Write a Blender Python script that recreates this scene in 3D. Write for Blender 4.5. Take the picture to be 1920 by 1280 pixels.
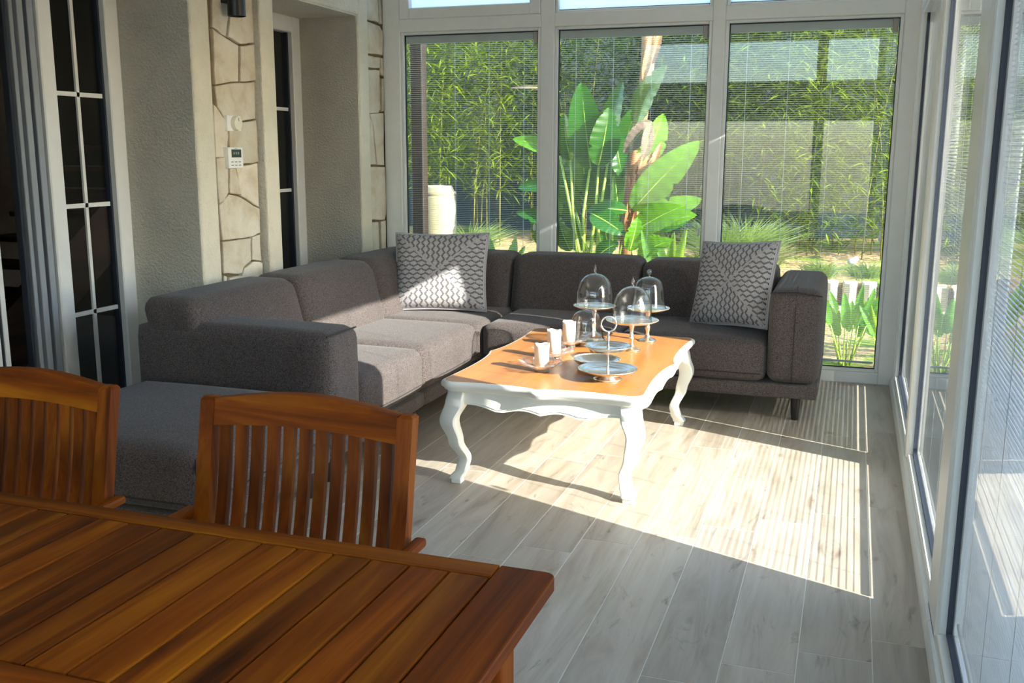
import bpy, bmesh, math, random
import numpy as np
from mathutils import Vector, Matrix

# ---------------------------------------------------------------- clear
for o in list(bpy.data.objects):
    bpy.data.objects.remove(o, do_unlink=True)
scene = bpy.context.scene
COL = scene.collection
rng = random.Random(7)
nrng = np.random.default_rng(11)

# ---------------------------------------------------------------- camera
FPX = 1843.16
CH = 1.5
RM = np.array([[0.9456, -0.0652, 0.3188],
               [0.3254, 0.1798, -0.9283],
               [0.0032, 0.9815, 0.1912]])
cam_d = bpy.data.cameras.new('camera')
cam_d.sensor_width = 36.0
cam_d.lens = FPX / 1920.0 * 36.0
cam_d.clip_start = 0.02
cam = bpy.data.objects.new('camera', cam_d)
COL.objects.link(cam)
m3 = Matrix([list(r) for r in RM])
m3 = m3.to_quaternion().to_matrix()
cam.matrix_world = Matrix.Translation((0, 0, CH)) @ m3.to_4x4()
scene.camera = cam

# ---------------------------------------------------------------- world, sun, exposure
SUN_EL = math.radians(26.5)
SUN_H = Vector((0.933, -0.359, 0.0)).normalized()
SUN_DIR = Vector((SUN_H.x * math.cos(SUN_EL), SUN_H.y * math.cos(SUN_EL), math.sin(SUN_EL)))
world = bpy.data.worlds.new('sky')
scene.world = world
world.use_nodes = True
wn = world.node_tree
wn.nodes.clear()
w_out = wn.nodes.new('ShaderNodeOutputWorld')
w_bg = wn.nodes.new('ShaderNodeBackground')
w_sky = wn.nodes.new('ShaderNodeTexSky')
w_sky.sky_type = 'NISHITA'
w_sky.sun_disc = False
w_sky.sun_elevation = SUN_EL
w_sky.sun_rotation = math.atan2(SUN_H.x, SUN_H.y)
w_sky.air_density = 1.0
w_sky.dust_density = 0.7
w_sky.ozone_density = 2.0
w_bg.inputs['Strength'].default_value = 1.0
wn.links.new(w_sky.outputs[0], w_bg.inputs['Color'])
wn.links.new(w_bg.outputs[0], w_out.inputs['Surface'])

sun_d = bpy.data.lights.new('sun', 'SUN')
sun_d.energy = 14.0
sun_d.color = (1.0, 0.945, 0.86)
sun_d.angle = math.radians(0.53)
sun = bpy.data.objects.new('sun', sun_d)
COL.objects.link(sun)
sun.rotation_euler = SUN_DIR.to_track_quat('Z', 'Y').to_euler()
sun.location = (6, -3, 6)

scene.view_settings.view_transform = 'Standard'
scene.view_settings.look = 'None'
scene.view_settings.gamma = 1.0
scene.view_settings.use_curve_mapping = False
scene.view_settings.exposure = 0.55
try:
    scene.cycles.max_bounces = 10
    scene.cycles.transparent_max_bounces = 24
    scene.cycles.diffuse_bounces = 6
    scene.cycles.glossy_bounces = 5
    scene.cycles.caustics_reflective = False
    scene.cycles.caustics_refractive = False
    scene.cycles.sample_clamp_indirect = 6.0
except Exception:
    pass


# ---------------------------------------------------------------- pixel helpers (1920x1280 frame)
def ray(px, py):
    return RM @ np.array([px - 960.0, -(py - 640.0), -FPX])


def on_x(px, py, x):
    r = ray(px, py); t = x / r[0]
    return Vector((x, r[1] * t, CH + r[2] * t))


def on_y(px, py, y):
    r = ray(px, py); t = y / r[1]
    return Vector((r[0] * t, y, CH + r[2] * t))


def on_z(px, py, z):
    r = ray(px, py); t = (z - CH) / r[2]
    return Vector((r[0] * t, r[1] * t, z))


# ---------------------------------------------------------------- materials
def lin(c):
    return tuple(((v / 255.0) / 12.92 if v / 255.0 <= 0.04045 else ((v / 255.0 + 0.055) / 1.055) ** 2.4) for v in c)


def rgba(c):
    return (*lin(c), 1.0)


class NT:
    """small node helper"""
    def __init__(self, name):
        self.m = bpy.data.materials.new(name)
        self.m.use_nodes = True
        self.t = self.m.node_tree
        self.t.nodes.clear()
        self.out = self.n('ShaderNodeOutputMaterial')

    def n(self, ty, **kw):
        nd = self.t.nodes.new(ty)
        for k, v in kw.items():
            setattr(nd, k, v)
        return nd

    def l(self, a, b):
        self.t.links.new(a, b)

    def setv(self, sock, v):
        if isinstance(v, bpy.types.NodeSocket):
            self.l(v, sock)
        else:
            sock.default_value = v

    def math(self, op, a, b=None, c=None, clamp=False):
        nd = self.n('ShaderNodeMath', operation=op)
        nd.use_clamp = clamp
        self.setv(nd.inputs[0], a)
        if b is not None: self.setv(nd.inputs[1], b)
        if c is not None: self.setv(nd.inputs[2], c)
        return nd.outputs[0]

    def ramp(self, fac, stops, interp='LINEAR'):
        nd = self.n('ShaderNodeValToRGB')
        nd.color_ramp.interpolation = interp
        els = nd.color_ramp.elements
        els[0].position, els[0].color = stops[0]
        els[1].position, els[1].color = stops[-1]
        for p, c in stops[1:-1]:
            e = els.new(p); e.color = c
        self.l(fac, nd.inputs[0])
        return nd.outputs[0]

    def mix(self, fac, a, b, mode='MIX'):
        nd = self.n('ShaderNodeMix', data_type='RGBA', blend_type=mode)
        self.setv(nd.inputs[0], fac)
        self.setv(nd.inputs[6], a)
        self.setv(nd.inputs[7], b)
        return nd.outputs[2]

    def noise(self, vec, scale, detail=4, rough=0.55, dist=0.0):
        nd = self.n('ShaderNodeTexNoise')
        nd.inputs['Scale'].default_value = scale
        nd.inputs['Detail'].default_value = detail
        nd.inputs['Roughness'].default_value = rough
        nd.inputs['Distortion'].default_value = dist
        if vec is not None: self.l(vec, nd.inputs['Vector'])
        return nd.outputs['Fac']

    def objvec(self, scale=(1, 1, 1), rand=True):
        tc = self.n('ShaderNodeTexCoord')
        v = tc.outputs['Object']
        if rand:
            oi = self.n('ShaderNodeObjectInfo')
            mu = self.math('MULTIPLY', oi.outputs['Random'], 37.0)
            cb = self.n('ShaderNodeCombineXYZ')
            self.l(mu, cb.inputs[0]); self.l(mu, cb.inputs[1]); self.l(mu, cb.inputs[2])
            ad = self.n('ShaderNodeVectorMath', operation='ADD')
            self.l(v, ad.inputs[0]); self.l(cb.outputs[0], ad.inputs[1])
            v = ad.outputs[0]
        mp = self.n('ShaderNodeMapping')
        mp.inputs['Scale'].default_value = scale
        self.l(v, mp.inputs['Vector'])
        return mp.outputs[0]

    def rand(self):
        return self.n('ShaderNodeObjectInfo').outputs['Random']

    def bsdf(self, color, rough=0.5, metal=0.0, bump=None, bstr=0.3, bdist=0.01, spec=0.5, **kw):
        b = self.n('ShaderNodeBsdfPrincipled')
        self.setv(b.inputs['Base Color'], color)
        self.setv(b.inputs['Roughness'], rough)
        b.inputs['Metallic'].default_value = metal
        b.inputs['Specular IOR Level'].default_value = spec
        for k, v in kw.items():
            b.inputs[k.replace('_', ' ')].default_value = v
        if bump is not None:
            bp = self.n('ShaderNodeBump')
            bp.inputs['Strength'].default_value = bstr
            bp.inputs['Distance'].default_value = bdist
            self.l(bump, bp.inputs['Height'])
            self.l(bp.outputs[0], b.inputs['Normal'])
        self.l(b.outputs[0], self.out.inputs['Surface'])
        return b


def mat_plain(name, c, rough=0.5, metal=0.0, noise_amt=0.06, spec=0.5, nscale=14.0):
    t = NT(name)
    n = t.noise(t.objvec(), nscale, 3)
    lo = tuple(v * (1 - noise_amt) for v in lin(c)) + (1,)
    hi = tuple(min(1, v * (1 + noise_amt)) for v in lin(c)) + (1,)
    t.bsdf(t.ramp(n, [(0.3, lo), (0.7, hi)]), rough, metal, spec=spec)
    return t.m


def mat_wood(name, dark, mid, light, axis, rough=0.4, fine=1.0, spec=0.5, coat=0.0):
    t = NT(name)
    s = [26.0, 26.0, 26.0]; s[axis] = 1.7
    v = t.objvec(tuple(s))
    n1 = t.noise(v, 0.55 * fine, 5, 0.6, 0.8)
    s2 = [150.0, 150.0, 150.0]; s2[axis] = 5.0
    v2 = t.objvec(tuple(s2))
    n2 = t.noise(v2, 1.0, 3, 0.6)
    col = t.ramp(n1, [(0.28, rgba(dark)), (0.5, rgba(mid)), (0.74, rgba(light))])
    fac = t.math('MULTIPLY', n2, 0.35)
    col = t.mix(fac, col, rgba(dark), 'MIX')
    br = t.math('MULTIPLY_ADD', t.rand(), 0.5, 0.72)
    cb = t.n('ShaderNodeCombineColor')
    for i in range(3): t.l(br, cb.inputs[i])
    col = t.mix(1.0, col, cb.outputs[0], 'MULTIPLY')
    b = t.bsdf(col, rough, 0.0, n2, 0.12, 0.002, spec)
    b.inputs['Coat Weight'].default_value = coat
    b.inputs['Coat Roughness'].default_value = 0.25
    return t.m


def mat_glass(name, f0=0.06, tint=(0.97, 0.985, 0.98), rough=0.0, power=5.0, edge=0.0):
    """thin clear glass: mirror reflection by Schlick over a see-through sheet"""
    t = NT(name)
    lw = t.n('ShaderNodeLayerWeight'); lw.inputs['Blend'].default_value = 0.5
    p = t.math('POWER', lw.outputs['Facing'], power)
    fac = t.math('MULTIPLY_ADD', p, 1.0 - f0, f0, clamp=True)
    tr = t.n('ShaderNodeBsdfTransparent')
    if edge > 0:
        p2 = t.math('POWER', lw.outputs['Facing'], 3.0)
        col = t.mix(t.math('MULTIPLY', p2, edge), (*tint, 1), (0.45, 0.5, 0.46, 1))
        t.l(col, tr.inputs['Color'])
    else:
        tr.inputs['Color'].default_value = (*tint, 1)
    gl = t.n('ShaderNodeBsdfGlossy'); gl.inputs['Roughness'].default_value = rough
    mx = t.n('ShaderNodeMixShader')
    t.l(fac, mx.inputs[0]); t.l(tr.outputs[0], mx.inputs[1]); t.l(gl.outputs[0], mx.inputs[2])
    t.l(mx.outputs[0], t.out.inputs['Surface'])
    return t.m


def mat_cut(name):
    t = NT(name)
    lw = t.n('ShaderNodeLayerWeight'); lw.inputs['Blend'].default_value = 0.5
    n = t.noise(t.objvec(rand=False), 60.0, 2)
    fac = t.math('MULTIPLY_ADD', t.math('POWER', lw.outputs['Facing'], 2.0), 0.6, t.math('MULTIPLY', n, 0.35), clamp=True)
    tr = t.n('ShaderNodeBsdfTransparent'); tr.inputs['Color'].default_value = (0.95, 0.96, 0.96, 1)
    gl = t.n('ShaderNodeBsdfPrincipled'); gl.inputs['Base Color'].default_value = (0.9, 0.9, 0.92, 1)
    gl.inputs['Roughness'].default_value = 0.08; gl.inputs['Metallic'].default_value = 0.6
    mx = t.n('ShaderNodeMixShader')
    t.l(fac, mx.inputs[0]); t.l(tr.outputs[0], mx.inputs[1]); t.l(gl.outputs[0], mx.inputs[2])
    t.l(mx.outputs[0], t.out.inputs['Surface'])
    return t.m


def mat_leaf(name, c_dark, c_light, trans=0.45, rough=0.45, nscale=3.0):
    t = NT(name)
    tc = t.n('ShaderNodeNewGeometry')
    n = t.noise(tc.outputs['Position'], nscale, 3)
    n2 = t.n('ShaderNodeNewGeometry').outputs['Random Per Island']
    f = t.math('ADD', t.math('MULTIPLY', n, 0.5), t.math('MULTIPLY', n2, 0.5))
    col = t.ramp(f, [(0.25, rgba(c_dark)), (0.75, rgba(c_light))])
    b = t.n('ShaderNodeBsdfPrincipled')
    t.l(col, b.inputs['Base Color']); b.inputs['Roughness'].default_value = rough
    b.inputs['Specular IOR Level'].default_value = 0.35
    tl = t.n('ShaderNodeBsdfTranslucent')
    col2 = t.mix(0.5, col, (0.55, 0.75, 0.06, 1), 'MIX')
    t.l(col2, tl.inputs['Color'])
    mx = t.n('ShaderNodeMixShader'); mx.inputs[0].default_value = trans
    t.l(b.outputs[0], mx.inputs[1]); t.l(tl.outputs[0], mx.inputs[2])
    t.l(mx.outputs[0], t.out.inputs['Surface'])
    return t.m


M = {}
# floor: wood-look porcelain planks
t = NT('floor_plank')
v = t.objvec((9.0, 1.0, 9.0))
n1 = t.noise(v, 1.1, 6, 0.62, 1.4)
v2 = t.objvec((70.0, 3.0, 70.0))
n2 = t.noise(v2, 1.0, 4, 0.6)
v3 = t.objvec((5.5, 1.6, 5.5))
n3 = t.noise(v3, 1.3, 5, 0.6, 2.2)
col = t.ramp(n1, [(0.25, rgba((158, 142, 124))), (0.48, rgba((188, 176, 159))), (0.75, rgba((209, 200, 186)))])
streak = t.ramp(n3, [(0.61, (0, 0, 0, 1)), (0.73, (1, 1, 1, 1))])
col = t.mix(t.math('MULTIPLY', streak, 0.7), col, rgba((104, 84, 66)))
col = t.mix(t.math('MULTIPLY', n2, 0.30), col, rgba((140, 124, 106)))
br = t.math('MULTIPLY_ADD', t.rand(), 0.22, 0.86)
cb = t.n('ShaderNodeCombineColor')
for i in range(3): t.l(br, cb.inputs[i])
col = t.mix(1.0, col, cb.outputs[0], 'MULTIPLY')
t.bsdf(col, 0.42, 0.0, n2, 0.08, 0.002, 0.5)
M['plank'] = t.m
M['grout'] = mat_plain('grout', (226, 221, 210), 0.8)

# stucco
def mat_stucco(name, c, strength, scale):
    t = NT(name)
    g = t.n('ShaderNodeNewGeometry').outputs['Position']
    n1 = t.noise(g, scale, 5, 0.65)
    n2 = t.noise(g, 3.0, 4, 0.6)
    vo = t.n('ShaderNodeTexVoronoi'); vo.inputs['Scale'].default_value = 34.0
    t.l(g, vo.inputs['Vector'])
    pit = t.ramp(vo.outputs['Distance'], [(0.05, (1, 1, 1, 1)), (0.11, (0, 0, 0, 1))])
    lo = tuple(x * 0.84 for x in lin(c)) + (1,)
    col = t.ramp(n2, [(0.3, lo), (0.7, (*lin(c), 1))])
    col = t.mix(t.math('MULTIPLY', pit, 0.35), col, rgba((120, 105, 85)))
    t.bsdf(col, 0.92, 0.0, n1, strength, 0.045, 0.2)
    return t.m


M['stucco'] = mat_stucco('rough_stucco', (246, 240, 224), 0.9, 70.0)
M['stucco_smooth'] = mat_stucco('smooth_stucco', (238, 230, 208), 0.35, 55.0)
M['mortar'] = mat_plain('mortar', (124, 106, 80), 0.95, noise_amt=0.3)
t = NT('sandstone')
g = t.n('ShaderNodeNewGeometry').outputs['Position']
n1 = t.noise(g, 7.0, 6, 0.6, 0.4); n2 = t.noise(g, 60.0, 5, 0.65)
col = t.ramp(n1, [(0.3, rgba((206, 190, 160))), (0.5, rgba((224, 214, 192))), (0.72, rgba((234, 227, 210)))])
br = t.math('MULTIPLY_ADD', t.rand(), 0.22, 0.84)
cb = t.n('ShaderNodeCombineColor')
for i in range(3): t.l(br, cb.inputs[i])
col = t.mix(1.0, col, cb.outputs[0], 'MULTIPLY')
t.bsdf(col, 0.88, 0.0, n2, 0.45, 0.012, 0.2)
M['stone'] = t.m

M['upvc'] = mat_plain('white_upvc', (236, 236, 232), 0.32, noise_amt=0.02)
M['gasket'] = mat_plain('dark_gasket', (36, 44, 58), 0.6)
M['ceiling'] = mat_plain('ceiling_paint', (226, 222, 214), 0.9, noise_amt=0.02)
M['glass'] = mat_glass('window_glass', 0.036, (0.95, 0.97, 0.965))
t = NT('frosted_glass')
tl = t.n('ShaderNodeBsdfTranslucent'); tl.inputs['Color'].default_value = (0.86, 0.90, 0.92, 1)
gl = t.n('ShaderNodeBsdfGlossy'); gl.inputs['Roughness'].default_value = 0.08
nf = t.noise(t.objvec(), 2.0, 2)
mx = t.n('ShaderNodeMixShader'); t.l(t.math('MULTIPLY_ADD', nf, 0.04, 0.06), mx.inputs[0])
t.l(tl.outputs[0], mx.inputs[1]); t.l(gl.outputs[0], mx.inputs[2]); t.l(mx.outputs[0], t.out.inputs['Surface'])
M['frosted'] = t.m
M['glass_item'] = mat_glass('thin_tableware_glass', 0.11, (0.985, 0.99, 0.985), 0.0, 3.0, 0.6)
M['cut_glass'] = mat_cut('cut_crystal')
M['slat'] = mat_plain('slat_white', (222, 226, 226), 0.45, noise_amt=0.02)
M['cord'] = mat_plain('white_cord', (225, 228, 226), 0.8, noise_amt=0.02)
M['chain'] = mat_plain('dark_bead', (52, 46, 44), 0.45)
M['headrail'] = mat_plain('headrail_grey', (205, 210, 210), 0.5, noise_amt=0.02)
M['jamb'] = mat_plain('grey_jamb', (150, 156, 162), 0.5, noise_amt=0.03)
M['bracket'] = mat_plain('bracket_grey', (168, 162, 156), 0.5)

# sofa fabric
def mat_fabric(name, c_dark, c_light, scale=520.0):
    t = NT(name)
    v = t.objvec((1, 1, 1), rand=False)
    ck = t.n('ShaderNodeTexVoronoi'); ck.inputs['Scale'].default_value = scale
    t.l(v, ck.inputs['Vector'])
    n = t.noise(v, scale * 0.35, 3, 0.7)
    sep = t.n('ShaderNodeSeparateColor'); t.l(ck.outputs['Color'], sep.inputs[0])
    f = t.math('ADD', t.math('MULTIPLY', sep.outputs[0], 0.55), t.math('MULTIPLY', n, 0.45))
    col = t.ramp(f, [(0.2, rgba(c_dark)), (0.8, rgba(c_light))])
    big = t.noise(v, 5.0, 3)
    col = t.mix(t.math('MULTIPLY', big, 0.25), col, rgba(c_dark))
    b = t.bsdf(col, 0.95, 0.0, f, 0.35, 0.0012, 0.15)
    b.inputs['Sheen Weight'].default_value = 0.12
    b.inputs['Sheen Roughness'].default_value = 0.5
    return t.m


M['fabric'] = mat_fabric('grey_weave', (35, 31, 30), (124, 113, 110))
M['seam'] = mat_plain('seam_thread', (58, 52, 52), 0.95)
M['black_wood'] = mat_plain('black_stained_leg', (34, 28, 26), 0.5)

# crochet pillow
def mat_crochet(name):
    t = NT(name)
    uv = t.n('ShaderNodeUVMap'); uv.uv_map = 'UVMap'
    sp = t.n('ShaderNodeSeparateXYZ'); t.l(uv.outputs[0], sp.inputs[0])
    u = t.math('MULTIPLY_ADD', sp.outputs[0], 2.0, -1.0)
    v = t.math('MULTIPLY_ADD', sp.outputs[1], 2.0, -1.0)
    au = t.math('ABSOLUTE', u); av = t.math('ABSOLUTE', v)
    sel = t.math('GREATER_THAN', au, av)
    isel = t.math('SUBTRACT', 1.0, sel)
    p = t.math('ADD', t.math('MULTIPLY', u, sel), t.math('MULTIPLY', v, isel))
    q = t.math('ADD', t.math('MULTIPLY', v, sel), t.math('MULTIPLY', u, isel))
    tri = t.math('SUBTRACT', t.math('MULTIPLY', t.math('ABSOLUTE', t.math('SUBTRACT', t.math('FRACT', t.math('MULTIPLY', p, 5.5)), 0.5)), 2.0), 0.5)
    A = 0.5
    qs = t.math('DIVIDE', q, 0.115)
    def dist(x):
        fr = t.math('FRACT', t.math('MULTIPLY_ADD', x, 0.5, 0.5))
        return t.math('MULTIPLY', t.math('ABSOLUTE', t.math('SUBTRACT', fr, 0.5)), 2.0)
    d1 = dist(t.math('SUBTRACT', qs, t.math('MULTIPLY', tri, A)))
    d2 = dist(t.math('ADD', t.math('SUBTRACT', qs, 1.0), t.math('MULTIPLY', tri, A)))
    d = t.math('MINIMUM', d1, d2)
    line = t.math('LESS_THAN', d, 0.2)
    dash = t.math('GREATER_THAN', t.math('FRACT', t.math('MULTIPLY', p, 52.0)), 0.36)
    diag = t.math('GREATER_THAN', t.math('ABSOLUTE', t.math('SUBTRACT', au, av)), 0.035)
    edge = t.math('LESS_THAN', t.math('MAXIMUM', au, av), 0.965)
    hole = t.math('MULTIPLY', t.math('MULTIPLY', line, dash), t.math('MULTIPLY', diag, edge))
    rib = t.math('SINE', t.math('MULTIPLY', u, 330.0))
    h = t.math('SUBTRACT', t.math('MULTIPLY', rib, 0.15), hole)
    n = t.noise(t.objvec(rand=False), 90.0, 3)
    base = t.ramp(n, [(0.3, rgba((168, 164, 165))), (0.7, rgba((196, 192, 192)))])
    col = t.mix(hole, base, rgba((34, 31, 33)))
    t.bsdf(col, 0.95, 0.0, h, 0.5, 0.003, 0.1)
    return t.m


M['crochet'] = mat_crochet('crochet_cover')
M['teak_x'] = mat_wood('teak_grain_x', (62, 22, 1), (132, 62, 3), (178, 104, 10), 0, 0.5, spec=0.12)
M['teak_y'] = mat_wood('teak_grain_y', (62, 22, 1), (132, 62, 3), (178, 104, 10), 1, 0.5, spec=0.12)
M['teak_z'] = mat_wood('teak_grain_z', (66, 26, 3), (124, 58, 6), (156, 88, 15), 2, 0.45, spec=0.12)
M['honey'] = mat_wood('honey_top', (158, 98, 46), (186, 122, 62), (202, 140, 80), 1, 0.34, 0.5)
M['white_paint'] = mat_plain('white_table_paint', (238, 238, 230), 0.42, noise_amt=0.02)
t = NT('silver_plate')
n = t.noise(t.objvec(), 30.0, 3)
t.bsdf(t.ramp(n, [(0.3, (0.82, 0.79, 0.71, 1)), (0.7, (0.93, 0.90, 0.82, 1))]), 0.26, 1.0)
M['silver'] = t.m
t = NT('candle_wax')
n = t.noise(t.objvec(), 18.0, 3)
b = t.bsdf(t.ramp(n, [(0.3, rgba((238, 233, 218))), (0.7, rgba((248, 245, 235)))]), 0.5, 0.0, None)
b.inputs['Subsurface Weight'].default_value = 0.15
b.inputs['Subsurface Radius'].default_value = (0.02, 0.014, 0.008)
b.inputs['Subsurface Scale'].default_value = 0.5
M['wax'] = t.m
M['wick'] = mat_plain('burnt_wick', (30, 26, 24), 0.9)
M['black_metal'] = mat_plain('black_lamp_metal', (24, 24, 26), 0.4)
M['device'] = mat_plain('white_device', (240, 240, 236), 0.35, noise_amt=0.02)
M['device_cream'] = mat_plain('cream_dial', (234, 228, 208), 0.4, noise_amt=0.02)
M['lcd'] = mat_plain('lcd_screen', (48, 66, 60), 0.25)
M['print'] = mat_plain('grey_print', (140, 145, 145), 0.6)
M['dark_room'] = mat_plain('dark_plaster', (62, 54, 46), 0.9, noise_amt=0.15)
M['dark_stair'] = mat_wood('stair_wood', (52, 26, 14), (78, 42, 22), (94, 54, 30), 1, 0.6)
M['orange_glaze'] = mat_plain('orange_shade', (206, 96, 30), 0.4)

# garden
t = NT('mulch')
g = t.n('ShaderNodeNewGeometry').outputs['Position']
n1 = t.noise(g, 26.0, 5, 0.7); n2 = t.noise(g, 1.6, 4, 0.6)
col = t.ramp(n1, [(0.3, rgba((120, 92, 60))), (0.5, rgba((182, 152, 104))), (0.7, rgba((214, 190, 146)))])
gr = t.ramp(n1, [(0.3, rgba((82, 104, 38))), (0.7, rgba((150, 164, 74)))])
col = t.mix(t.ramp(n2, [(0.46, (0, 0, 0, 1)), (0.56, (1, 1, 1, 1))]), col, gr)
t.bsdf(col, 0.95, 0.0, n1, 0.8, 0.05, 0.1)
M['soil'] = t.m
M['paving'] = mat_plain('grey_bounce_paving', (132, 136, 138), 0.85, noise_amt=0.1, nscale=6)
M['concrete'] = mat_plain('cream_concrete', (178, 166, 138), 0.9, noise_amt=0.12, nscale=20)
M['fence'] = mat_plain('grey_render', (52, 60, 60), 0.9, noise_amt=0.12, nscale=4)
M['cream_stone'] = mat_plain('cream_glazed_stone', (158, 150, 116), 0.7, noise_amt=0.08)
M['post'] = mat_wood('brown_post', (78, 54, 34), (112, 82, 54), (140, 106, 74), 2, 0.7)
M['bamboo_leaf'] = mat_leaf('bamboo_leaf', (22, 44, 5), (116, 136, 16), 0.32, 0.5, 1.2)
M['bamboo_leaf_deep'] = mat_leaf('bamboo_leaf_deep', (7, 26, 9), (34, 64, 16), 0.22, 0.5, 1.2)
M['culm'] = mat_plain('bamboo_culm', (104, 100, 36), 0.5, noise_amt=0.2)
M['big_leaf'] = mat_leaf('strelitzia_leaf', (10, 50, 9), (36, 96, 14), 0.22, 0.32, 2.0)
M['lime_leaf'] = mat_leaf('strelitzia_young_leaf', (40, 98, 10), (92, 144, 20), 0.32, 0.35, 2.0)
M['petiole'] = mat_plain('petiole', (150, 176, 62), 0.45, noise_amt=0.2)
M['dead_leaf'] = mat_leaf('withered_leaf', (84, 68, 62), (128, 108, 98), 0.15, 0.8)
M['trunk'] = mat_wood('peeling_trunk', (120, 78, 44), (176, 124, 76), (216, 172, 120), 2, 0.85)
M['grass'] = mat_leaf('pale_grass', (74, 98, 54), (142, 156, 98), 0.4, 0.6)
M['shrub'] = mat_leaf('dull_shrub', (70, 78, 42), (130, 124, 76), 0.3, 0.7)
M['spike_leaf'] = mat_leaf('spiky_leaf', (28, 80, 26), (100, 146, 54), 0.4, 0.4)


# ---------------------------------------------------------------- object helpers
WO = {}


def wo(o):
    return WO[o.name] if o is not None else Vector((0, 0, 0))


def tag(o, label=None, cat=None, group=None, kind=None):
    if label: o['label'] = label
    if cat: o['category'] = cat
    if group: o['group'] = group
    if kind: o['kind'] = kind
    return o


def empty(name, loc, label=None, cat=None, group=None, kind=None):
    o = bpy.data.objects.new(name, None)
    o.empty_display_size = 0.1
    COL.objects.link(o)
    o.location = loc
    WO[o.name] = Vector(loc)
    return tag(o, label, cat, group, kind)


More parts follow.
